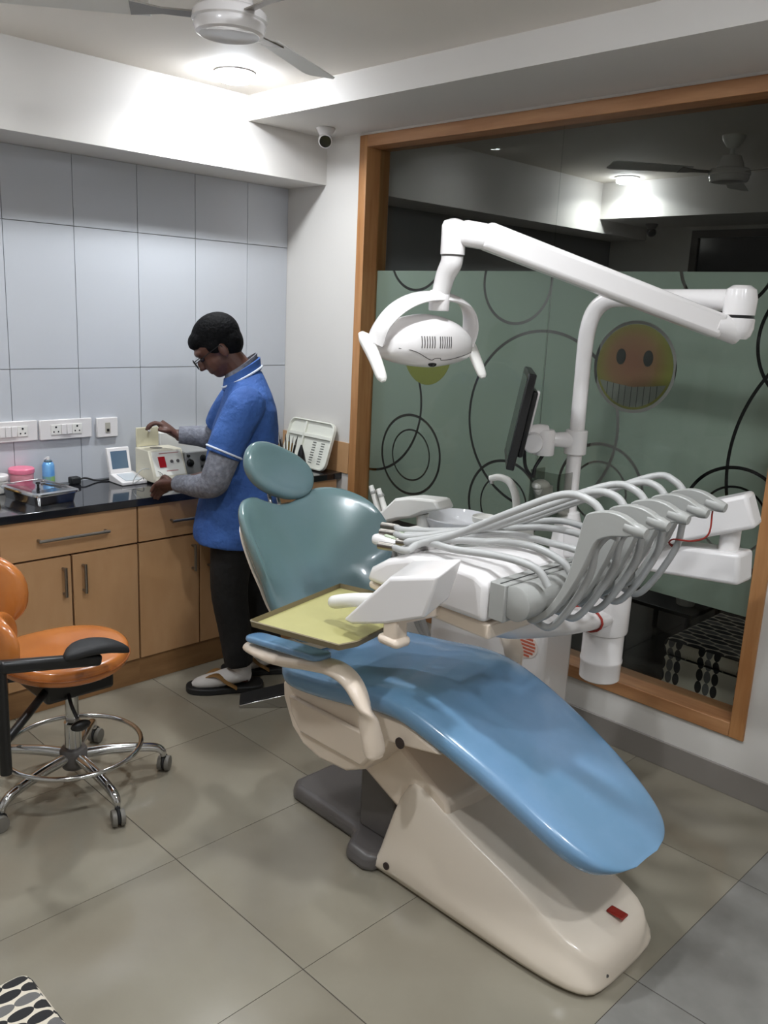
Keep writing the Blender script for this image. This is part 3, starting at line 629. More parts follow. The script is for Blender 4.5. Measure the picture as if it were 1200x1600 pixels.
for k, x in enumerate(hx):
    dy = .012 * k * .3
    h = yz_prism('holder_plate', [(y + dy, z) for y, z in smooth2d(hook, 2)], x - .013, x + .013, GPL, dt, bevel=.003)
    tube('nozzle', [(x, .955 + dy, 1.188), (x, .925 + dy, 1.183), (x, .905 + dy, 1.180)], [.016, .017, .012], GPL, h, n=14, res=2)
    # upper hose arcing back over the table
    ex = 1.69 + .038 * k + (.015 if k % 2 else 0); rnd = random.Random(k)
    tube('supply_hose', [(x + .018, 1.02 + dy, 1.185), (x + .018, 1.06 + dy, 1.222), (x + .012, 1.14, 1.226 - .008 * (k % 2)), (x * .7 + ex * .3, 1.28, 1.145 + .010 * rnd.random()), (x * .45 + ex * .55, 1.43, 1.062 + .010 * rnd.random()), (x * .2 + ex * .8, 1.54, 1.022 + .008 * (k % 3)), (ex * .985, ex * .90 + .03, 1.006 + .006 * (k % 3)), (ex - .005, ex * .93 + .05 - .07 * (k % 2), .996 + .006 * (k % 3))], .0098, GHOSE, dt, n=10)
    cc = tube('hose_coupling', [(ex - .005, ex * .93 + .045 - .07 * (k % 2), .996 + .006 * (k % 3)), (ex - .006, ex * .93 + .105 - .07 * (k % 2), .990 + .006 * (k % 3))], .0118, STEEL, dt, n=12, res=1)
    # hose hanging in the crook of the holder and returning to the rail
    tube('return_hose', [(x + .024, .985 + dy, 1.150), (x + .024, 1.012 + dy, 1.150), (x + .026, 1.042, 1.11), (x + .028, 1.050, 1.05), (x + .03, 1.078, .985), (x + .03, 1.115, .920), (x + .03, 1.155, .876), (x + .03, 1.205, .882)], .0095, GHOSE, dt, n=10)
    # lower loop hose from the back of the holder across the table top
    tube('loop_hose', [(x - .02, 1.135, 1.0), (x - .03, 1.17, 1.040), (x - .05, 1.26, 1.052 + .012 * (k % 2)), (x - .07, 1.40, 1.042 + .008 * k * .5), (ex + .03, 1.53, 1.024), (ex + .03, 1.62, .985)], .0098, GHOSE, dt, n=10)
# control box with grip
cp = [(1.622, .822), (1.455, .985), (1.292, 1.030), (1.330, .912), (1.46, .858), (1.585, .820)]
M('control_panel', *prism_vf(cp, lambda y, z: (1.500, y, z), lambda y, z: (1.615, y + .02, z + .022)), WPL, dt, bevel=.009, seg=3)
tube('grip', [(1.545, 1.72, .838), (1.545, 1.705, .842), (1.548, 1.63, .868), (1.555, 1.55, .890)], [.010, .019, .019, .017], WPLM, dt, n=14, res=3)
box('panel_mount', (1.505, 1.425, .815), (1.550, 1.475, .885), WPLC, dt, bevel=.008)
box('mount_collar', (1.498, 1.415, .800), (1.556, 1.490, .828), WPLC, dt, bevel=.012)
bar('panel_bracket', (1.54, 1.45, .875), (1.75, 1.45, .862), .05, .03, WPLC, dt, .006)
# instrument tray: olive sheet with turned up rim
def traypt(a, b): return Vector((1.36 + .41 * a + .08 * b, 1.84 + .09 * a - .30 * b, .778))
tr = [(0.03, 0), (1, 0), (1, 1), (.30, 1), (.26, .985), (.08, 1.0), (0, .90), (0, .05)]
tr = [(0.02, 0), (1, 0), (1, 1), (.36, 1), (.12, 1), (0, .93), (0, .03)]
trp = M('tray', *prism_vf(tr, lambda a, b: traypt(a, b), lambda a, b: traypt(a, b) + Vector((0, 0, -.004))), OLIVE, dt, smooth=False)
rim = [traypt(*q) + Vector((0, 0, .004)) for q in tr]
V = []; Fc = []
for i, p in enumerate(rim):
    c = traypt(.5, .5); d = (p - c); d.z = 0; d = d.normalized() * .006
    V += [p + Vector((0, 0, -.010)), p + d + Vector((0, 0, -.008)), p + d * 1.6 + Vector((0, 0, .008)), p + d * .9 + Vector((0, 0, .010))]
n = len(rim)
for i in range(n):
    for j in range(4): Fc.append((i * 4 + j, i * 4 + (j + 1) % 4, ((i + 1) % n) * 4 + (j + 1) % 4, ((i + 1) % n) * 4 + j))
M('tray_rim', V, Fc, OLIVER, trp, smooth=False)
# support arm, column and the two link arms
tube('support_arm', [(2.45, 1.375, .705), (2.36, 1.383, .705), (2.20, 1.40, .718), (2.0, 1.43, .752), (1.90, 1.44, .79), (1.83, 1.45, .832)], [.052, .050, .050, .056, .06, .05], WPL, dt, n=18, flat=(1.2, .72, (0, 0, 1)))
tube('red_tape', [(2.34 , 1.385 + .064 * math.cos(t), .706 + .040 * math.sin(t)) for t in [2 * math.pi * k / 16 for k in range(16)]], .004, REDS, dt, n=6, res=1, closed=True)
lathe('column', [(.060, .475), (.066, .48), (.067, .535), (.0695, .54), (.0695, .548), (.067, .553), (.067, .64), (.074, .645), (.076, .655), (.076, .77), (.06, .80), (.045, .88)], (2.45, 1.375, 0), WPL, dt, n=32)
bar('upper_link', (2.555, .985, 1.118), (2.475, 1.42, .945), .10, .104, WPL, dt, .013, .09, .11)
tube('link_pivot', [(2.55, 1.045, .95), (2.55, 1.045, 1.08)], .030, WPL, dt, n=18, res=1)
bar('lower_link', (2.55, .985, .938), (2.55, 1.60, .880), .105, .098, WPL, dt, .013)
tube('red_string', [(2.195, .955, 1.165), (2.195, .958, 1.10), (2.20, 1.0, 1.072), (2.21, 1.06, 1.062), (2.22, 1.075, 1.045), (2.225, 1.06, 1.035), (2.22, 1.085, 1.05), (2.235, 1.115, 1.045)], .0025, REDS, dt, n=6)

# ------------------------------------------------------------------ orange operator stool
SX, SY = 1.19, 2.61
so = thing('operator_stool', 'orange dental stool with black armrest and chrome star base, at left edge', 'stool', (SX, SY, 0))
for k, a in enumerate((-90, -22, 51, 126, 199)):
    a = math.radians(a); d = Vector((math.cos(a), math.sin(a), 0)); c = Vector((SX, SY, 0))
    lg = tube('leg', [c + d * .03 + Vector((0, 0, .118)), c + d * .12 + Vector((0, 0, .118)), c + d * .22 + Vector((0, 0, .108)), c + d * .275 + Vector((0, 0, .096)), c + d * .296 + Vector((0, 0, .078)), c + d * .298 + Vector((0, 0, .062))], [.019, .018, .016, .015, .013, .010], CHROME, so, n=14)
    s = Vector((-d.y, d.x, 0)); a2 = a + .7 * (1 if k % 2 else -1) + .4; s = Vector((-math.sin(a2), math.cos(a2), 0)); cc = c + d * .298 + Vector((math.cos(a2), math.sin(a2), 0)) * .012
    cs = M('caster', *join(lathe_vf([(.018, -.021), (.026, -.020), (.0275, -.016), (.0275, -.006), (.020, -.004), (.020, .004), (.0275, .006), (.0275, .016), (.026, .020), (.018, .021)], cc + Vector((0, 0, .0275)), 20, s)), CAST, so)
    M('caster_fork', *join(lathe_vf([(.026, -.004), (.028, 0), (.026, .004)], cc + Vector((0, 0, .034)), 18, s), tube_vf([cc + Vector((0, 0, .04)), c + d * .298 + Vector((0, 0, .066))], .009, 8, 1)), BLACKM, cs)
lathe('hub', [(.030, .070), (.038, .075), (.046, .092), (.046, .135), (.040, .145), (.022, .148)], (SX, SY, 0), DGREY, so)
lathe('gas_column', [(.028, .14), (.028, .24), (.022, .245), (.022, .42)], (SX, SY, 0), CHROME, so)
ring = [(SX + .222 * math.cos(2 * math.pi * k / 24), SY + .222 * math.sin(2 * math.pi * k / 24), .152) for k in range(24)]
tube('foot_ring', ring, .0085, CHROME, so, n=10, res=3, closed=True)
# seat: broad round cushion with a scooped front
so_ol = [(.205 * spow(math.cos(t), .9), .205 * spow(math.sin(t), .95)) for t in [2 * math.pi * k / 44 for k in range(44)]]
ste = pillow('seat', so_ol, .045, lambda a, b, h: Vector((SX - .045 + a, SY - .045 + b, .500 + h + .02 * (a / .23) ** 2)), ORANGE, so, back=.75, power=4.0, dish=.02)
tube('piping', [(SX - .045 + a * 1.003, SY - .045 + b * 1.003, .500 + .02 * (a / .23) ** 2) for a, b in so_ol], .0028, mat('piping_brown', (150, 84, 34), .4), ste, n=6, res=1, closed=True)
box('tilt_mechanism', (SX - .14, SY - .13, .385), (SX + .09, SY + .10, .468), BLACK, so, bevel=.012)
box('seat_plate', (SX - .16, SY - .15, .462), (SX + .11, SY + .12, .472), BLACK, so, bevel=.003)
lv = tube('height_lever', [(SX - .06, SY - .10, .42), (SX - .075, SY - .16, .385), (SX - .07, SY - .19, .345)], .006, BLACK, so, n=8)
M('lever_paddle', *ell_vf((SX - .065, SY - .20, .325), (.034, .014, .018), 12), BLACK, lv)
# backrest pads
for nm, c, rx, rzz, th, ang in (('backrest', (SX - .275, SY + .03, .755), .155, .125, .042, 20), ('side_bolster', (SX - .300, SY - .17, .650), .085, .090, .036, -20)):
    R = Matrix.Rotation(math.radians(ang), 3, 'Z'); C0 = Vector(c)
    o = [(rx * spow(math.cos(t), .85), rzz * spow(math.sin(t), .85)) for t in [2 * math.pi * k / 36 for k in range(36)]]
    pillow(nm, o, th, lambda a, b, h: C0 + R @ Vector((h + .05 * (a / rx) ** 2 * 1.0, a, b)), ORANGE, so, back=.7, power=3)
tube('back_bar', [(SX - .10, SY + .02, .435), (SX - .24, SY + .04, .45), (SX - .285, SY + .04, .56), (SX - .27, SY + .03, .74)], .014, BLACK, so, n=10)
tube('bolster_bar', [(SX - .27, SY + .03, .68), (SX - .285, SY - .08, .66), (SX - .275, SY - .17, .66)], .012, BLACK, so, n=10)
# armrest on an upright post
tube('arm_upright', [(SX - .345, 2.29, .315), (SX - .345, 2.29, .63)], .0165, BLACK, so, n=14, res=1)
tube('arm_outrigger', [(SX - .08, SY - .05, .43), (SX - .20, SY - .18, .425), (SX - .345, 2.29, .41)], .013, BLACK, so, n=10)
bar('arm_bar', (SX - .35, 2.288, .640), (SX - .055, 2.285, .588), .035, .036, BLACK, so, .01)
pillow('arm_pad', smooth2d([(-.105, -.015), (-.06, .038), (.02, .046), (.08, .036), (.105, 0), (.085, -.036), (0, -.046), (-.07, -.038)], 3), .020, lambda a, b, h: Vector((SX - .068 + a, 2.29 + b, .630 + h - .02 * (a / .1) ** 2 - a * .12)), BLACKM, so, back=.8, power=3)
tube('pad_stem', [(SX - .075, 2.288, .592), (SX - .07, 2.289, .615)], .014, BLACK, so, n=10, res=1)

# ------------------------------------------------------------------ patterned upholstered benches
def oval_mat(name, ua, va, pu, pv, stripe=False):
    m = bpy.data.materials.new(name); m.use_nodes = True; nt = m.node_tree; b = nt.nodes['Principled BSDF']; b.inputs['Roughness'].default_value = .85
    g = nt.nodes.new('ShaderNodeNewGeometry'); sx = nt.nodes.new('ShaderNodeSeparateXYZ'); nt.links.new(g.outputs['Position'], sx.inputs[0])
    def mth(op, a, q=None):
        n = nt.nodes.new('ShaderNodeMath'); n.operation = op
        for i, w in enumerate((a, q)):
            if isinstance(w, (int, float)): n.inputs[i].default_value = w
            elif w is not None: nt.links.new(w, n.inputs[i])
        return n.outputs[0]
    u = mth('DIVIDE', sx.outputs[ua], pu); v = mth('DIVIDE', sx.outputs[va], pv)
    row = mth('FLOOR', v); off = mth('MULTIPLY', mth('MODULO', row, 2), .5) if not stripe else 0.0
    uu = mth('SUBTRACT', mth('FRACT', mth('ADD', u, off)), .5); vw = mth('SUBTRACT', mth('FRACT', v), .5)
    e = mth('ADD', mth('POWER', mth('DIVIDE', uu, .5), 2), mth('POWER', mth('DIVIDE', vw, .44), 2)); ins = mth('LESS_THAN', e, 1.0)
    key = mth('MODULO', mth('ADD', row, 300), 3) if not stripe else mth('MODULO', mth('ADD', row, 300), 5)
    if stripe: ins = mth('MULTIPLY', ins, mth('LESS_THAN', key, 2.5))
    dark = nt.nodes.new('ShaderNodeMix'); dark.data_type = 'RGBA'; dark.inputs[6].default_value = lin((26, 25, 26)); dark.inputs[7].default_value = lin((98, 96, 94))
    nt.links.new(mth('LESS_THAN', mth('ABSOLUTE', mth('SUBTRACT', key, 1)), .5), dark.inputs[0])
    fin = nt.nodes.new('ShaderNodeMix'); fin.data_type = 'RGBA'; fin.inputs[6].default_value = lin((206, 196, 178)); nt.links.new(ins, fin.inputs[0]); nt.links.new(dark.outputs[2], fin.inputs[7])
    nz = nt.nodes.new('ShaderNodeTexNoise'); nz.inputs['Scale'].default_value = 400; bp = nt.nodes.new('ShaderNodeBump'); bp.inputs['Strength'].default_value = .3; bp.inputs['Distance'].default_value = .002
    nt.links.new(nz.outputs[0], bp.inputs['Height']); nt.links.new(bp.outputs[0], b.inputs['Normal'])
    nt.links.new(fin.outputs[2], b.inputs['Base Color']); return m
OT, OY, OX = oval_mat('oval_top', 0, 1, .046, .027), oval_mat('oval_side_y', 2, 1, .055, .034, True), oval_mat('oval_side_x', 2, 0, .055, .034, True)
OT2 = oval_mat('oval_top_y', 1, 0, .082, .044)
LEGW = mat('bench_leg', (60, 44, 34), .5)
def bench(x0, x1, y0, y1, h, label, top):
    t = thing('upholstered_bench', label, 'bench', ((x0 + x1) / 2, (y0 + y1) / 2, 0), 'oval-patterned benches')
    def slab(nm, a, b, bev):
        v, f = box_vf(a, b); o = M(nm, v, f, top, t, bevel=bev, seg=4)
        o.data.materials.append(OY); o.data.materials.append(OX)
        for p in o.data.polygons:
            if nm == 'bench_body' or True:
                if abs(p.normal.x) > .8: p.material_index = 1
                elif abs(p.normal.y) > .8: p.material_index = 2
        return o
    slab('bench_body', (x0 + .008, y0 + .008, .06), (x1 - .008, y1 - .008, h - .075), .008)
    slab('seat_cushion', (x0, y0, h - .075), (x1, y1, h), .025)
    for x in (x0 + .05, x1 - .05):
        for y in (y0 + .05, y1 - .05): lathe('leg', [(.022, .06), (.018, 0)], (x, y, 0), LEGW, t, n=12)
bench(.02, .54, .78, 1.415, .42, 'black and cream oval-patterned bench at the bottom left corner', OT)
bench(3.40, 3.95, .85, 1.62, .31, 'oval-patterned bench seen through the glass partition', OT2)

# white basket-like stand seen through the glass behind the bench
nb = thing('side_table', 'low dark table with white pot standing behind the glass partition', 'table', (4.10, 1.95, 0))
box('table_top', (3.95, 1.75, .225), (4.35, 2.15, .245), BLACK, nb, bevel=.003)
for x in (3.98, 4.32):
    for y in (1.78, 2.12): tube('leg', [(x, y, 0), (x, y, .225)], .014, BLACK, nb, n=8, res=1)
pt = lathe('white_pot', [(.045, 0), (.06, .10), (.062, .105), (.055, .10), (.04, .01)], (4.1, 1.86, .2455), WPLM, None, n=20); tag(pt, 'white pot standing on the dark table behind the glass', 'pot')

# ------------------------------------------------------------------ things on the wall above the counter
ZT = .8305
def socket_plate(x0, x1, z0, z1, label, kind):
    t = thing('socket_plate', label, 'socket', ((x0 + x1) / 2, Y1 - .001, (z0 + z1) / 2), 'white wall plates above the counter')
    box('plate', (x0, Y1 - .016, z0), (x1, Y1 - .0005, z1), WPL, t, bevel=.003)
    zc = (z0 + z1) / 2; xm = (x0 + x1) / 2; yf = Y1 - .016
    def sock(cx):
        s = box('socket', (cx - .022, yf - .003, zc - .022), (cx + .022, yf, zc + .022), WPLM, t, bevel=.001)
        for dx, dz, r in ((0, .011, .0045), (-.010, -.009, .0035), (.010, -.009, .0035)): lathe('pin_hole', [(r, 0), (r, .0006)], (cx + dx, yf - .003, zc + dz), BLACK, s, axis=(0, -1, 0), n=10)
    def sw(cx):
        box('rocker_switch', (cx - .0115, yf - .006, zc - .022), (cx + .0115, yf, zc + .022), WPL, t, bevel=.0015)
    if kind == 2: sock(xm - .048); sock(xm + .048); sw(xm - .0125); sw(xm + .0125)
    elif kind == 1: sock(x1 - .065); sw(x1 - .101); sw(x1 - .126); sw(x1 - .151); sw(x1 - .176)
    else:
        b = box('phone_jack', (xm - .012, yf - .003, zc - .022), (xm + .012, yf, zc + .022), mat('jack_grey', (176, 172, 160), .5), t, bevel=.001)
        box('jack_hole', (xm - .006, yf - .0036, zc - .018), (xm + .006, yf - .0029, zc - .006), BLACK, b)
socket_plate(1.31, 1.562, 1.028, 1.115, 'white switch plate with one socket, cut off by the left edge', 1)
socket_plate(1.572, 1.808, 1.026, 1.112, 'white plate with two sockets and two switches', 2)
socket_plate(1.834, 1.934, 1.020, 1.108, 'small square white plate with a phone jack', 3)

# ------------------------------------------------------------------ things on the counter
tr_ = thing('instrument_tray', 'covered stainless steel instrument tray on the black worktop', 'tray', (1.455, 3.41, ZT))
def rr_loft(name, lv, m, parent, cx, cy, rot):
    V = []; Fc = []; R = Matrix.Rotation(rot, 3, 'Z'); n = None
    for w, h, r, z in lv:
        o = rr(w, h, r, 4); n = len(o)
        for a, b in o: V.append(Vector((cx, cy, z)) + R @ Vector((a, b, 0)))
    for i in range(len(lv) - 1):
        for j in range(n): Fc.append((i * n + j, i * n + (j + 1) % n, (i + 1) * n + (j + 1) % n, (i + 1) * n + j))
    Fc.append(tuple(range(n))); Fc.append(tuple((len(lv) - 1) * n + j for j in range(n)))
    return M(name, V, Fc, m, parent)
rr_loft('pan', [(.17, .25, .02, ZT), (.185, .265, .024, ZT + .036), (.20, .28, .028, ZT + .038), (.20, .28, .028, ZT + .041)], CHROME, tr_, 1.455, 3.41, .12)
lid = rr_loft('tray_lid', [(.205, .285, .028, ZT + .042), (.203, .283, .028, ZT + .048), (.18, .26, .026, ZT + .052), (.17, .25, .024, ZT + .049), (.05, .08, .01, ZT + .0485)], CHROME, tr_, 1.455, 3.41, .12)
lathe('lid_knob', [(.005, 0), (.005, .008), (.010, .011), (.009, .017), (.003, .018)], (1.455, 3.42, ZT + .049), BLACK, lid, n=14)
tw = thing('tweezers', 'steel tweezers lying on the lid of the instrument tray', 'tweezers', (1.515, 3.41, ZT + .052))
for dx in (-.006, .006): bar('arm', (1.535 + dx * 1.5, 3.36, ZT + .0555), (1.50 + dx * .4, 3.475, ZT + .0555), .006, .003, STEEL, tw, .0008)
box('joint', (1.492, 3.470, ZT + .053), (1.508, 3.482, ZT + .059), STEEL, tw, bevel=.001)
pj = thing('storage_jar', 'translucent pink jar with pink lid behind the steel tray', 'jar', (1.468, 3.61, ZT))
PINKG = mat('pink_plastic', (196, 130, 140), .25, coat=.3); PINK = mat('pink_lid', (232, 122, 150), .35)
lathe('jar_body', [(.040, 0), (.046, .004), (.048, .07), (.046, .074)], (1.468, 3.61, ZT), PINKG, pj, n=28)
lathe('jar_lid', [(.050, .072), (.052, .075), (.052, .090), (.048, .094), (.01, .095)], (1.468, 3.61, ZT), PINK, pj, n=28)
wj = thing('storage_jar', 'white lidded jar at the left edge behind the steel tray', 'jar', (1.365, 3.60, ZT))
lathe('jar_body', [(.034, 0), (.038, .004), (.038, .05), (.036, .054)], (1.365, 3.60, ZT), WPLM, wj); lathe('jar_lid', [(.040, .052), (.042, .055), (.042, .072), (.038, .076), (.01, .077)], (1.365, 3.60, ZT), WPL, wj)
bj = thing('brass_pot', 'small brownish metal pot at the left edge of the worktop', 'pot', (1.285, 3.50, ZT))
lathe('pot_body', [(.030, 0), (.042, .01), (.046, .035), (.040, .052), (.036, .055)], (1.285, 3.50, ZT), mat('brass', (150, 118, 70), .3, .9), bj)
lathe('pot_rim', [(.036, .053), (.041, .055), (.041, .060), (.034, .062)], (1.285, 3.50, ZT), mat('brass', (150, 118, 70), .3, .9), bj)
sc = thing('spray_can', 'blue and green spray can with white nozzle on the worktop', 'spray can', (1.575, 3.59, ZT))
cn = lathe('can_body', [(.022, 0), (.0255, .003), (.0255, .098), (.020, .110), (.014, .113)], (1.575, 3.59, ZT), mat('can_blue', (96, 156, 220), .3, .2, rgb2=(120, 178, 226), vscale=30), sc)
lathe('green_band', [(.0257, .006), (.0259, .008), (.0259, .050), (.0257, .052)], (1.575, 3.59, ZT), mat('can_green', (150, 190, 110), .35, rgb2=(96, 150, 190), vscale=22), cn)
lathe('collar', [(.016, .112), (.017, .118), (.010, .122)], (1.575, 3.59, ZT), mat('collar_grey', (90, 110, 120), .4), sc, n=16)
nz = tube('nozzle', [(1.575, 3.59, ZT + .12), (1.575, 3.59, ZT + .134)], [.008, .007], WPL, sc, n=10, res=1)
tube('straw', [(1.571, 3.588, ZT + .131), (1.555, 3.583, ZT + .127)], .0018, WPL, nz, n=6, res=1)
pg = thing('power_adapter', 'black power adapter with cable lying by the tiled wall', 'adapter', (1.70, 3.60, ZT))
box('adapter_body', (1.675, 3.585, ZT), (1.72, 3.625, ZT + .032), BLACKM, pg, bevel=.006)
tube('cable', [(1.72, 3.605, ZT + .016), (1.75, 3.61, ZT + .02), (1.80, 3.60, ZT + .005), (1.85, 3.595, ZT + .005), (1.90, 3.60, ZT + .008)], .004, BLACKM, pg, n=8)
# clamshell apex locator
ap = thing('apex_locator', 'white clamshell electronic meter with grey screen, standing open', 'dental device', (1.90, 3.52, ZT))
M('base', *prism_vf([(3.452, ZT), (3.575, ZT), (3.575, ZT + .040), (3.452, ZT + .016)], lambda y, z: (1.862, y, z), lambda y, z: (1.985, y, z)), WPL, ap, bevel=.004)
M('keypad', *prism_vf([(3.46, ZT + .0185), (3.545, ZT + .035), (3.545, ZT + .0365), (3.46, ZT + .020)], lambda y, z: (1.885, y, z), lambda y, z: (1.962, y, z)), mat('keypad_grey', (186, 192, 196), .4), ap)
sr = M('screen_lid', *prism_vf([(3.560, ZT + .036), (3.580, ZT + .040), (3.607, ZT + .148), (3.588, ZT + .150)], lambda y, z: (1.862, y, z), lambda y, z: (1.970, y, z)), WPL, ap, bevel=.004)
M('screen', *prism_vf([(3.5660, ZT + .056), (3.5645, ZT + .056), (3.5835, ZT + .134), (3.585, ZT + .134)], lambda y, z: (1.876, y, z), lambda y, z: (1.956, y, z)), mat('lcd_grey', (92, 112, 130), .15), sr)
tube('probe_wire', [(1.975, 3.47, ZT + .012), (1.955, 3.44, ZT + .03), (1.90, 3.425, ZT + .012), (1.92, 3.435, ZT + .045), (1.97, 3.45, ZT + .068), (2.02, 3.40, ZT + .055), (2.03, 3.375, ZT + .02), (2.00, 3.36, ZT + .005)], .0022, GPL, ap, n=6)
ap.location.x -= .018
# bead steriliser with raised lid
bs_ = thing('bead_steriliser', 'cream box steriliser with red switch and raised lid under his hand', 'dental device', (2.03, 3.47, ZT))
cx0, cx1 = 1.945, 2.118
bd = M('case', *prism_vf([(3.395, ZT + .008), (3.56, ZT + .008), (3.56, ZT + .148), (3.448, ZT + .148), (3.395, ZT + .03)], lambda y, z: (cx0, y, z), lambda y, z: (cx1, y, z)), CREAM, bs_, bevel=.004)
def fpan(x, s, out=.0008): return Vector((x, 3.395 + .053 * s - out * .91, ZT + .03 + .118 * s + out * .41))
def fpatch(name, x0, x1, s0, s1, m, o=.0008): return M(name, [fpan(x0, s0, o), fpan(x1, s0, o), fpan(x1, s1, o), fpan(x0, s1, o), fpan(x0, s0, -.002), fpan(x1, s0, -.002), fpan(x1, s1, -.002), fpan(x0, s1, -.002)], [(0, 1, 2, 3), (7, 6, 5, 4), (0, 4, 5, 1), (1, 5, 6, 2), (2, 6, 7, 3), (3, 7, 4, 0)], m, bs_, smooth=False)
fpatch('front_label', 1.958, 2.108, .06, .94, mat('label_white', (226, 224, 214), .4))
fpatch('power_switch', 1.985, 2.018, .36, .74, RED, .004)
for x in (2.05, 2.082): lathe('indicator', [(.0075, 0), (.0075, .004), (.002, .005)], fpan(x, .55), DGREY, bs_, axis=(0, -.91, .41), n=12)
for s, w in ((.86, .05), (.22, .03)): fpatch('print_line', 2.045 - w, 2.045 + w, s - .015, s + .015, mat('print_pink', (176, 120, 116), .6), .0012)
lathe('well', [(.028, 0), (.028, .001)], (2.02, 3.505, ZT + .1481), DGREY, bs_, n=20)
ld_ = box('lid', (1.948, 3.552, ZT + .150), (2.062, 3.560, ZT + .238), mat('lid_beige', (206, 200, 172), .4), bs_, bevel=.003)
lathe('lid_knob', [(.006, 0), (.006, .008), (.002, .009)], (2.01, 3.551, ZT + .222), WPL, ld_, axis=(0, -1, 0), n=12)
for x in (cx0 + .02, cx1 - .02):
    for y in (3.41, 3.545): lathe('foot', [(.008, 0), (.008, .009)], (x, y, ZT - .0002), BLACKM, bs_, n=10)
bs_.location.x += .024
# grey motor controller behind
mc = thing('motor_controller', 'grey control box with black knobs beside the cream steriliser', 'dental device', (2.24, 3.5, ZT))
box('case', (2.150, 3.43, ZT), (2.36, 3.60, ZT + .13), mat('case_grey', (150, 150, 148), .4), mc, bevel=.006)
for x, z, r in ((2.175, .078, .018), (2.245, .095, .016), (2.245, .055, .008), (2.165, .112, .007), (2.30, .08, .012)): lathe('knob', [(r, 0), (r * .95, .010), (r * .6, .014), (.001, .0142)], (x, 3.4302, ZT + z), BLACK, mc, axis=(0, -1, 0), n=18)
bx = box('white_carton', (2.13, 3.615, ZT), (2.42, 3.66, ZT + .195), mat('carton_white', (222, 220, 214), .5), None, bevel=.003); tag(bx, 'pale flat carton standing against the tiles behind the man\'s forearm', 'box')
tube_o = thing('probe_lead', 'looped grey probe lead on the worktop in front of the steriliser', 'cable', (2.0, 3.36, ZT))
tube('lead', [(1.985, 3.38, ZT + .004), (2.02, 3.36, ZT + .003), (2.05, 3.375, ZT + .008), (2.03, 3.385, ZT + .035), (2.0, 3.375, ZT + .03), (1.99, 3.355, ZT + .006), (2.03, 3.345, ZT + .003), (2.07, 3.35, ZT + .003)], .003, GPL, tube_o, n=6)
tube('clip', [(2.07, 3.35, ZT + .0055), (2.105, 3.335, ZT + .0055)], .005, WPL, tube_o, n=8, res=1)
# white divided tray leaning on the end wall
lt = thing('divided_tray', 'white plastic divided instrument tray leaning upright against the wall', 'tray', (2.84, 3.385, ZT))
def lmap(a, b, c): return Vector((2.825 + .075 * b / .235 - c * .95, 3.395 + a, ZT + .002 + b + c * .3))
o = rr(.355, .235, .04, 5)
V = []; Fc = []; lv = [(1, .0), (1, .016), (.955, .018), (.93, .004), (.3, .003)]
for s, c in lv:
    for a, b in o: V.append(lmap(a * (1 - (1 - s) * .75), b * s + .1175, c))
n = len(o)
for i in range(len(lv) - 1):
    for j in range(n): Fc.append((i * n + j, i * n + (j + 1) % n, (i + 1) * n + (j + 1) % n, (i + 1) * n + j))
Fc.append(tuple(range(n))); Fc.append(tuple((len(lv) - 1) * n + j for j in range(n)))
TRW = mat('tray_white', (226, 226, 214), .35)
M('tray_shell', V, Fc, TRW, lt)
def lbox(name, a0, a1, b0, b1, c0, c1, m=TRW): 
    v, f = box_vf((a0, b0, c0), (a1, b1, c1)); return M(name, [lmap(*q) for q in v], f, m, lt, bevel=.002)
lbox('divider', .04, .052, .012, .225, .003, .016); lbox('divider', -.165, .165, .150, .168, .003, .016)
for c in (-.11, -.045):
    for k in range(9): lbox('slot', c - .013, c + .013, .028 + k * .0125, .033 + k * .0125, .003, .0055, mat('slot_grey', (120, 122, 116), .5))
# instrument pot with probes
ip = thing('instrument_pot', 'steel pot on the worktop beside the divided tray', 'pot', (2.70, 3.37, ZT))
lathe('pot_wall', [(.036, 0), (.040, .003), (.042, .08), (.044, .083), (.040, .083), (.037, .006), (.005, .005)], (2.70, 3.37, ZT), STEEL, ip, n=24)
cols = [mat('brass', (150, 118, 70), .3, .9), STEEL, BLACK, mat('ochre_handle', (150, 120, 50), .4), STEEL, mat('ochre_handle', (150, 120, 50), .4), BLACK, STEEL]
nm_ = ['brass-handled', 'bright steel', 'black-handled', 'ochre-handled', 'thin steel', 'yellow-banded', 'dark tipped', 'polished steel']
for k in range(8):
    a = 2 * math.pi * k / 8 + .3; dx, dy = math.cos(a), math.sin(a)
    b0 = Vector((2.70 + .018 * dx, 3.37 + .018 * dy, ZT + .012)); tp_ = Vector((2.70 + .052 * dx, 3.37 + .052 * dy, ZT + .165 + .012 * (k % 3)))
    q = thing('dental_probe', nm_[k] + ' dental instrument standing in the steel pot', 'instrument', b0, 'instruments standing in the steel pot')
    tube('shaft', [b0, b0 + (tp_ - b0) * .8], .0042, cols[k], q, n=8, res=1); tube('tip', [b0 + (tp_ - b0) * .8, b0 + (tp_ - b0) * .95, tp_ + Vector((.004, .004, .0))], [.003, .002, .0008], BLACK if k % 2 else STEEL, q, n=6, res=3)
cone = thing('polishing_stand', 'black cone-topped steel stand on the worktop beside the divided tray', 'instrument', (2.745, 3.315, ZT))
lathe('dome', [(.036, 0), (.036, .006), (.030, .022), (.016, .034), (.010, .045)], (2.745, 3.315, ZT), CHROME, cone, n=24)
lathe('cone', [(.024, .075), (.026, .08), (.016, .125), (.004, .165)], (2.745, 3.315, ZT - .03), BLACK, cone, n=20)

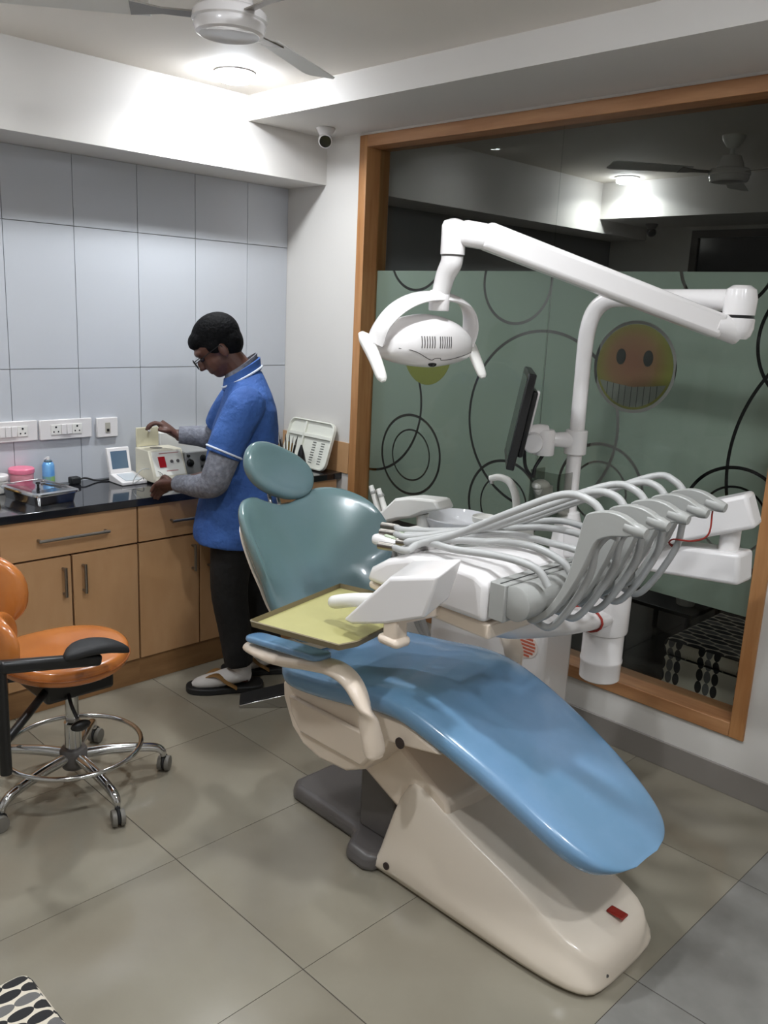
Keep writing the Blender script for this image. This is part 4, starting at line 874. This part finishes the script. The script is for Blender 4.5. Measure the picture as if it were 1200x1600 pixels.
# ------------------------------------------------------------------ the man at the counter
P0 = Vector((2.182, 2.948, 0)); FD = Vector((-.8486, .5291, 0)); LD = Vector((-.5291, -.8486, 0))
def pp(F, L, Z): return P0 + FD * F + LD * L + Vector((0, 0, Z))
RB = Matrix((FD, LD, Vector((0, 0, 1)))).transposed()
TH = math.radians(38); HC = (.150, 0, 1.466)
def hp_(x, y, z): return pp(HC[0] + x * math.cos(TH) + z * math.sin(TH), y, HC[2] - x * math.sin(TH) + z * math.cos(TH))
RH = RB @ Matrix.Rotation(TH, 3, 'Y')
def hell(c, r, n=16): return ell_vf(hp_(*c), r, n, RH)
def bell(c, r, n=16, rot=None): return ell_vf(pp(*c), r, n, RB @ rot if rot else RB)
def btube(pts, rad, n=12, res=4): return tube_vf([pp(*p) for p in pts], rad, n, res)
def hand(palm0, palm1, spread, curl, thumb_dir, w=.040):
    """palm from wrist to knuckles; spread: unit vector across the knuckles; curl: direction the fingers bend to"""
    a, b, s, c, td = Vector(palm0), Vector(palm1), Vector(spread).normalized(), Vector(curl).normalized(), Vector(thumb_dir).normalized(); d = (b - a).normalized(); out = []
    out.append(tube_vf([a - d * .02, a, a + (b - a) * .5, b + d * .004], [.026, .027, .034, .031], 12, 3, flat=(1.25, .62, c)))
    for k, ln in enumerate((.066, .074, .070, .056)):
        r0 = b + s * (k - 1.5) * w / 2.0 - d * .008
        p1 = r0 + (d * .85 + c * .4).normalized() * ln * .46; p2 = p1 + (d * .25 + c * .95).normalized() * ln * .40; p3 = p2 + (c - d * .35).normalized() * ln * .32
        out.append(tube_vf([r0, p1, p2, p3], [.0098, .0092, .0084, .0062], 10, 3))
    t0 = a + (b - a) * .35 - s * .024; t1 = t0 + (td * .7 + d * .6).normalized() * .036; t2 = t1 + (d * .8 + c * .45 + s * .25).normalized() * .032
    out.append(tube_vf([t0, t1, t2], [.0125, .0108, .0075], 10, 4)); return out
parts = [hell((-.004, 0, .022), (.098, .076, .092)), hell((.030, 0, -.040), (.066, .060, .072)), hell((.046, 0, -.086), (.038, .040, .026)), hell((.076, 0, .022), (.024, .050, .020)),
         hell((.099, 0, -.024), (.016, .011, .024)), hell((.107, 0, -.036), (.013, .014, .010)), hell((.082, 0, -.064), (.013, .024, .006)), hell((.080, 0, -.074), (.012, .021, .006)),
         hell((-.008, .076, -.022), (.019, .009, .030), 14), hell((-.008, -.076, -.022), (.019, .009, .030), 14),
         btube([(.03, 0, 1.26), (.045, 0, 1.34), (.085, 0, 1.40), (.13, 0, 1.45)], [.075, .062, .056, .055], 14),
         btube([(.05, 0, .60), (.06, 0, .80), (.045, 0, 1.0), (.03, 0, 1.15), (.03, 0, 1.28)], [.12, .125, .12, .125, .09], 16)]
LSH, LEL, LWR = (.055, .190, 1.265), (.165, .250, .965), (.318, .060, .905)
RSH, REL, RWR = (.055, -.175, 1.265), (.160, -.330, 1.035), (.320, -.335, 1.048)
parts += [btube([LSH, LEL], [.05, .04]), btube([LEL, LWR], [.04, .026]), btube([RSH, REL], [.05, .04]), btube([REL, RWR], [.04, .026])]
parts += [btube([(.07, .09, .80), (.10, .10, .45), (.045, .10, .09)], [.085, .055, .036]), btube([(.07, -.09, .80), (.02, -.09, .45), (-.10, -.07, .09)], [.085, .055, .036])]
parts += [tube_vf([pp(.02, .10, .05), pp(.06, .10, .06), pp(.16, .105, .045), pp(.25, .11, .034)], [.028, .036, .036, .020], 12, 4, flat=(1.15, .8, (0, 0, 1))), tube_vf([pp(-.13, -.07, .05), pp(-.09, -.07, .06), pp(.01, -.075, .045), pp(.09, -.08, .034)], [.028, .036, .036, .020], 12, 4, flat=(1.15, .8, (0, 0, 1)))]
# hands
parts += hand(pp(*LWR), pp(.375, -.005, .882), (RB @ Vector((-.3, -.5, -.75))), (RB @ Vector((.55, -.15, -.8))), (RB @ Vector((.3, -.4, .5))))
parts += hand(pp(*RWR), pp(.388, -.338, 1.098), (RB @ Vector((.1, -.95, -.1))), (RB @ Vector((.75, 0, -.65))), (RB @ Vector((.3, .8, -.3))))
bv = join(*parts)
def remesh(o, vox, smooth_it=3):
    r = o.modifiers.new('remesh', 'REMESH'); r.mode = 'VOXEL'; r.voxel_size = vox; r.use_smooth_shade = True
    s = o.modifiers.new('smooth', 'SMOOTH'); s.factor = .5; s.iterations = smooth_it
man = M('person', bv[0], bv[1], SKIN); remesh(man, .0042, 2)
tag(man, 'man in blue jacket and glasses standing at the counter, head bowed over the steriliser', 'person')
hv = join(hell((-.018, 0, .038), (.104, .081, .091), 28), hell((-.040, 0, .0), (.070, .075, .078), 24), hell((.046, 0, .062), (.050, .064, .040), 20), hell((.068, 0, .060), (.030, .052, .020), 16), hell((.010, .064, .014), (.034, .017, .034), 14), hell((.010, -.064, .014), (.034, .017, .034), 14))
hr = M('hair', hv[0], hv[1], HAIR, man); remesh(hr, .005, 7)
# glasses
gl = M('glasses', *join(*[tube_vf([hp_(.118, sy + .024 * spow(math.cos(t), .7), -.008 + .019 * spow(math.sin(t), .7)) for t in [2 * math.pi * k / 16 for k in range(16)]], .0019, 6, 1, True) for sy in (-.032, .032)],
       tube_vf([hp_(.118, -.008, -.002), hp_(.120, 0, .002), hp_(.118, .008, -.002)], .0018, 6, 2), *[tube_vf([hp_(.117, sg * .056, .0), hp_(.095, sg * .070, .0), hp_(.0, sg * .084, .004), hp_(-.012, sg * .082, -.008)], .0018, 6, 3) for sg in (-1, 1)]), BLACK, man)
LG = glassmat('spectacle_lens', (238, 240, 238), 1.5)
for sy in (-.032, .032): M('lens', *prism_vf([(sy + .023 * spow(math.cos(t), .7), -.008 + .018 * spow(math.sin(t), .7)) for t in [2 * math.pi * k / 16 for k in range(16)]], lambda a, b: hp_(.1175, a, b), lambda a, b: hp_(.1185, a, b)), LG, gl, smooth=False)
for sy in (-.030, .030): M('eye', *hell((.083, sy, -.006), (.012, .013, .009), 12), mat('eye_dark', (40, 30, 28), .2), man)
# jacket
def ring_loft(st, n=28, p=.8):
    V, Fc = [], []
    for z, c, hd_, hw, tl in st:
        for j in range(n):
            a = 2 * math.pi * j / n; x = spow(math.cos(a), p); y = spow(math.sin(a), p); V.append(pp(c + hd_ * x, hw * y, z + tl * x))
    for i in range(len(st) - 1):
        for j in range(n): Fc.append((i * n + j, i * n + (j + 1) % n, (i + 1) * n + (j + 1) % n, (i + 1) * n + j))
    Fc.append(tuple(range(n))); Fc.append(tuple((len(st) - 1) * n + j for j in range(n))); return V, Fc
jv = join(ring_loft([(.652, .082, .172, .208, .012), (.69, .080, .174, .208, .01), (.78, .07, .168, .204, 0), (.90, .055, .158, .192, 0), (1.02, .048, .148, .192, 0), (1.14, .035, .135, .200, 0), (1.22, .025, .115, .205, 0), (1.275, .028, .098, .185, -.005), (1.315, .038, .085, .130, -.018), (1.345, .05, .076, .085, -.03)]),
          btube([(.030, .165, 1.265), (.055, .205, 1.235), (.105, .232, 1.14), (.140, .245, 1.055)], [.070, .078, .074, .073], 18), btube([(.030, -.155, 1.265), (.055, -.195, 1.235), (.105, -.262, 1.15), (.125, -.295, 1.095)], [.070, .078, .074, .073], 18))
jk = M('jacket', jv[0], jv[1], JACK, man, label='bright blue short-sleeved jacket with white piping'); remesh(jk, .0075, 4)
def ringpts(c, d, r, k=20, fl=1.0):
    c = pp(*c); d = (RB @ Vector(d)).normalized(); s = d.orthogonal().normalized(); w = d.cross(s); return [c + s * (r * math.cos(2 * math.pi * i / k)) + w * (r * math.sin(2 * math.pi * i / k)) for i in range(k)]
sd = Vector((.035, .013, -.085)); tube('sleeve_piping', ringpts((.134, .2435, 1.070), sd, .0735), .0042, PIPE, jk, n=6, res=1, closed=True)
col_pts = [(.05 + .088 * math.cos(t), .082 * math.sin(t), 1.350 - .040 * math.cos(t)) for t in [2 * math.pi * k / 24 for k in range(24)]]
V = []; Fc = []
for i, t in enumerate([2 * math.pi * k / 28 for k in range(28)]):
    cx_, sy_ = math.cos(t), math.sin(t)
    for r, z in ((1.0, -.025), (.93, .022), (.86, .024), (.88, -.03)): V.append(pp(.052 + .080 * r * cx_, .080 * r * sy_, 1.358 - .046 * cx_ + z))
for i in range(28):
    for j in range(4): Fc.append((i * 4 + j, i * 4 + (j + 1) % 4, ((i + 1) % 28) * 4 + (j + 1) % 4, ((i + 1) % 28) * 4 + j))
M('collar', V, Fc, JACK, jk)
tube('collar_piping', [pp(.051 + .081 * math.cos(t), .085 * math.sin(t), 1.345 - .046 * math.cos(t)) for t in [2 * math.pi * k / 28 for k in range(28)]], .0045, PIPE, jk, n=6, res=1, closed=True)
V = []; Fc = []
for i, t in enumerate([2 * math.pi * k / 28 for k in range(28)]):
    cx_, sy_ = math.cos(t), math.sin(t)
    for r, z in ((.88, -.02), (.84, .034), (.78, .034), (.80, -.02)): V.append(pp(.056 + .078 * r * cx_, .078 * r * sy_, 1.364 - .046 * cx_ + z))
for i in range(28):
    for j in range(4): Fc.append((i * 4 + j, i * 4 + (j + 1) % 4, ((i + 1) % 28) * 4 + (j + 1) % 4, ((i + 1) % 28) * 4 + j))
M('shirt_collar', V, Fc, SHIRT, man)
# shirt sleeves
lsv = join(btube([(.10, .228, 1.13), (.135, .242, 1.05), (.160, .250, .985), (.178, .240, .945), (.225, .185, .922), (.285, .105, .912), (.312, .068, .906)], [.060, .062, .060, .058, .050, .040, .036], 18, 5))
M('shirt_sleeve', lsv[0], lsv[1], SHIRT, man)
rsv = join(btube([(.10, -.262, 1.14), (.125, -.300, 1.08), (.165, -.330, 1.042), (.22, -.336, 1.045), (.31, -.336, 1.048)], [.058, .060, .056, .048, .038], 18, 5))
M('shirt_sleeve', rsv[0], rsv[1], SHIRT, man)
# trousers
tv = join(btube([(.075, .075, .84), (.085, .085, .70), (.105, .10, .47), (.082, .10, .28), (.062, .10, .115)], [.095, .095, .080, .070, .062], 18), btube([(.07, -.075, .84), (.055, -.08, .70), (.02, -.09, .47), (-.045, -.08, .28), (-.085, -.07, .115)], [.095, .095, .080, .070, .062], 18), bell((.075, 0, .80), (.115, .15, .12)))
tr2 = M('trousers', tv[0], tv[1], TROU, man); remesh(tr2, .0075, 3)
for nm, oF, oL in (('a', 0, 0), ('b', -.155, -.175)):
    def fo(F, L, Z): return pp(F + oF, L + oL, Z)
    M('sock', *join(tube_vf([fo(.015, .10, .052), fo(.06, .10, .066), fo(.16, .105, .050), fo(.235, .11, .040), fo(.262, .112, .036)], [.026, .041, .041, .028, .010], 14, 4, flat=(1.15, .8, (0, 0, 1))), tube_vf([fo(.05, .10, .06), fo(.055, .10, .14)], .043, 14, 1)), SOCK, man)
    sl = [(-.035, .055), (.0, .040), (.10, .036), (.20, .042), (.265, .05), (.287, .085), (.282, .125), (.255, .15), (.19, .165), (.09, .155), (0, .155), (-.035, .14), (-.045, .10)]
    sn = M('sandal', *prism_vf(smooth2d(sl, 2), lambda a, b: fo(a, b, .0005), lambda a, b: fo(a, b, .027)), BLACKM, man, bevel=.004)
    tube('strap', [fo(.075, .152, .024), fo(.11, .150, .050), fo(.155, .132, .079), fo(.215, .108, .062)], [.017, .019, .018, .010], TAN, sn, n=8, flat=(1.25, .3, (0, 0, 1)))
    tube('strap', [fo(.075, .052, .024), fo(.11, .058, .052), fo(.155, .078, .080), fo(.215, .108, .062)], [.017, .019, .018, .010], TAN, sn, n=8, flat=(1.25, .3, (0, 0, 1)))
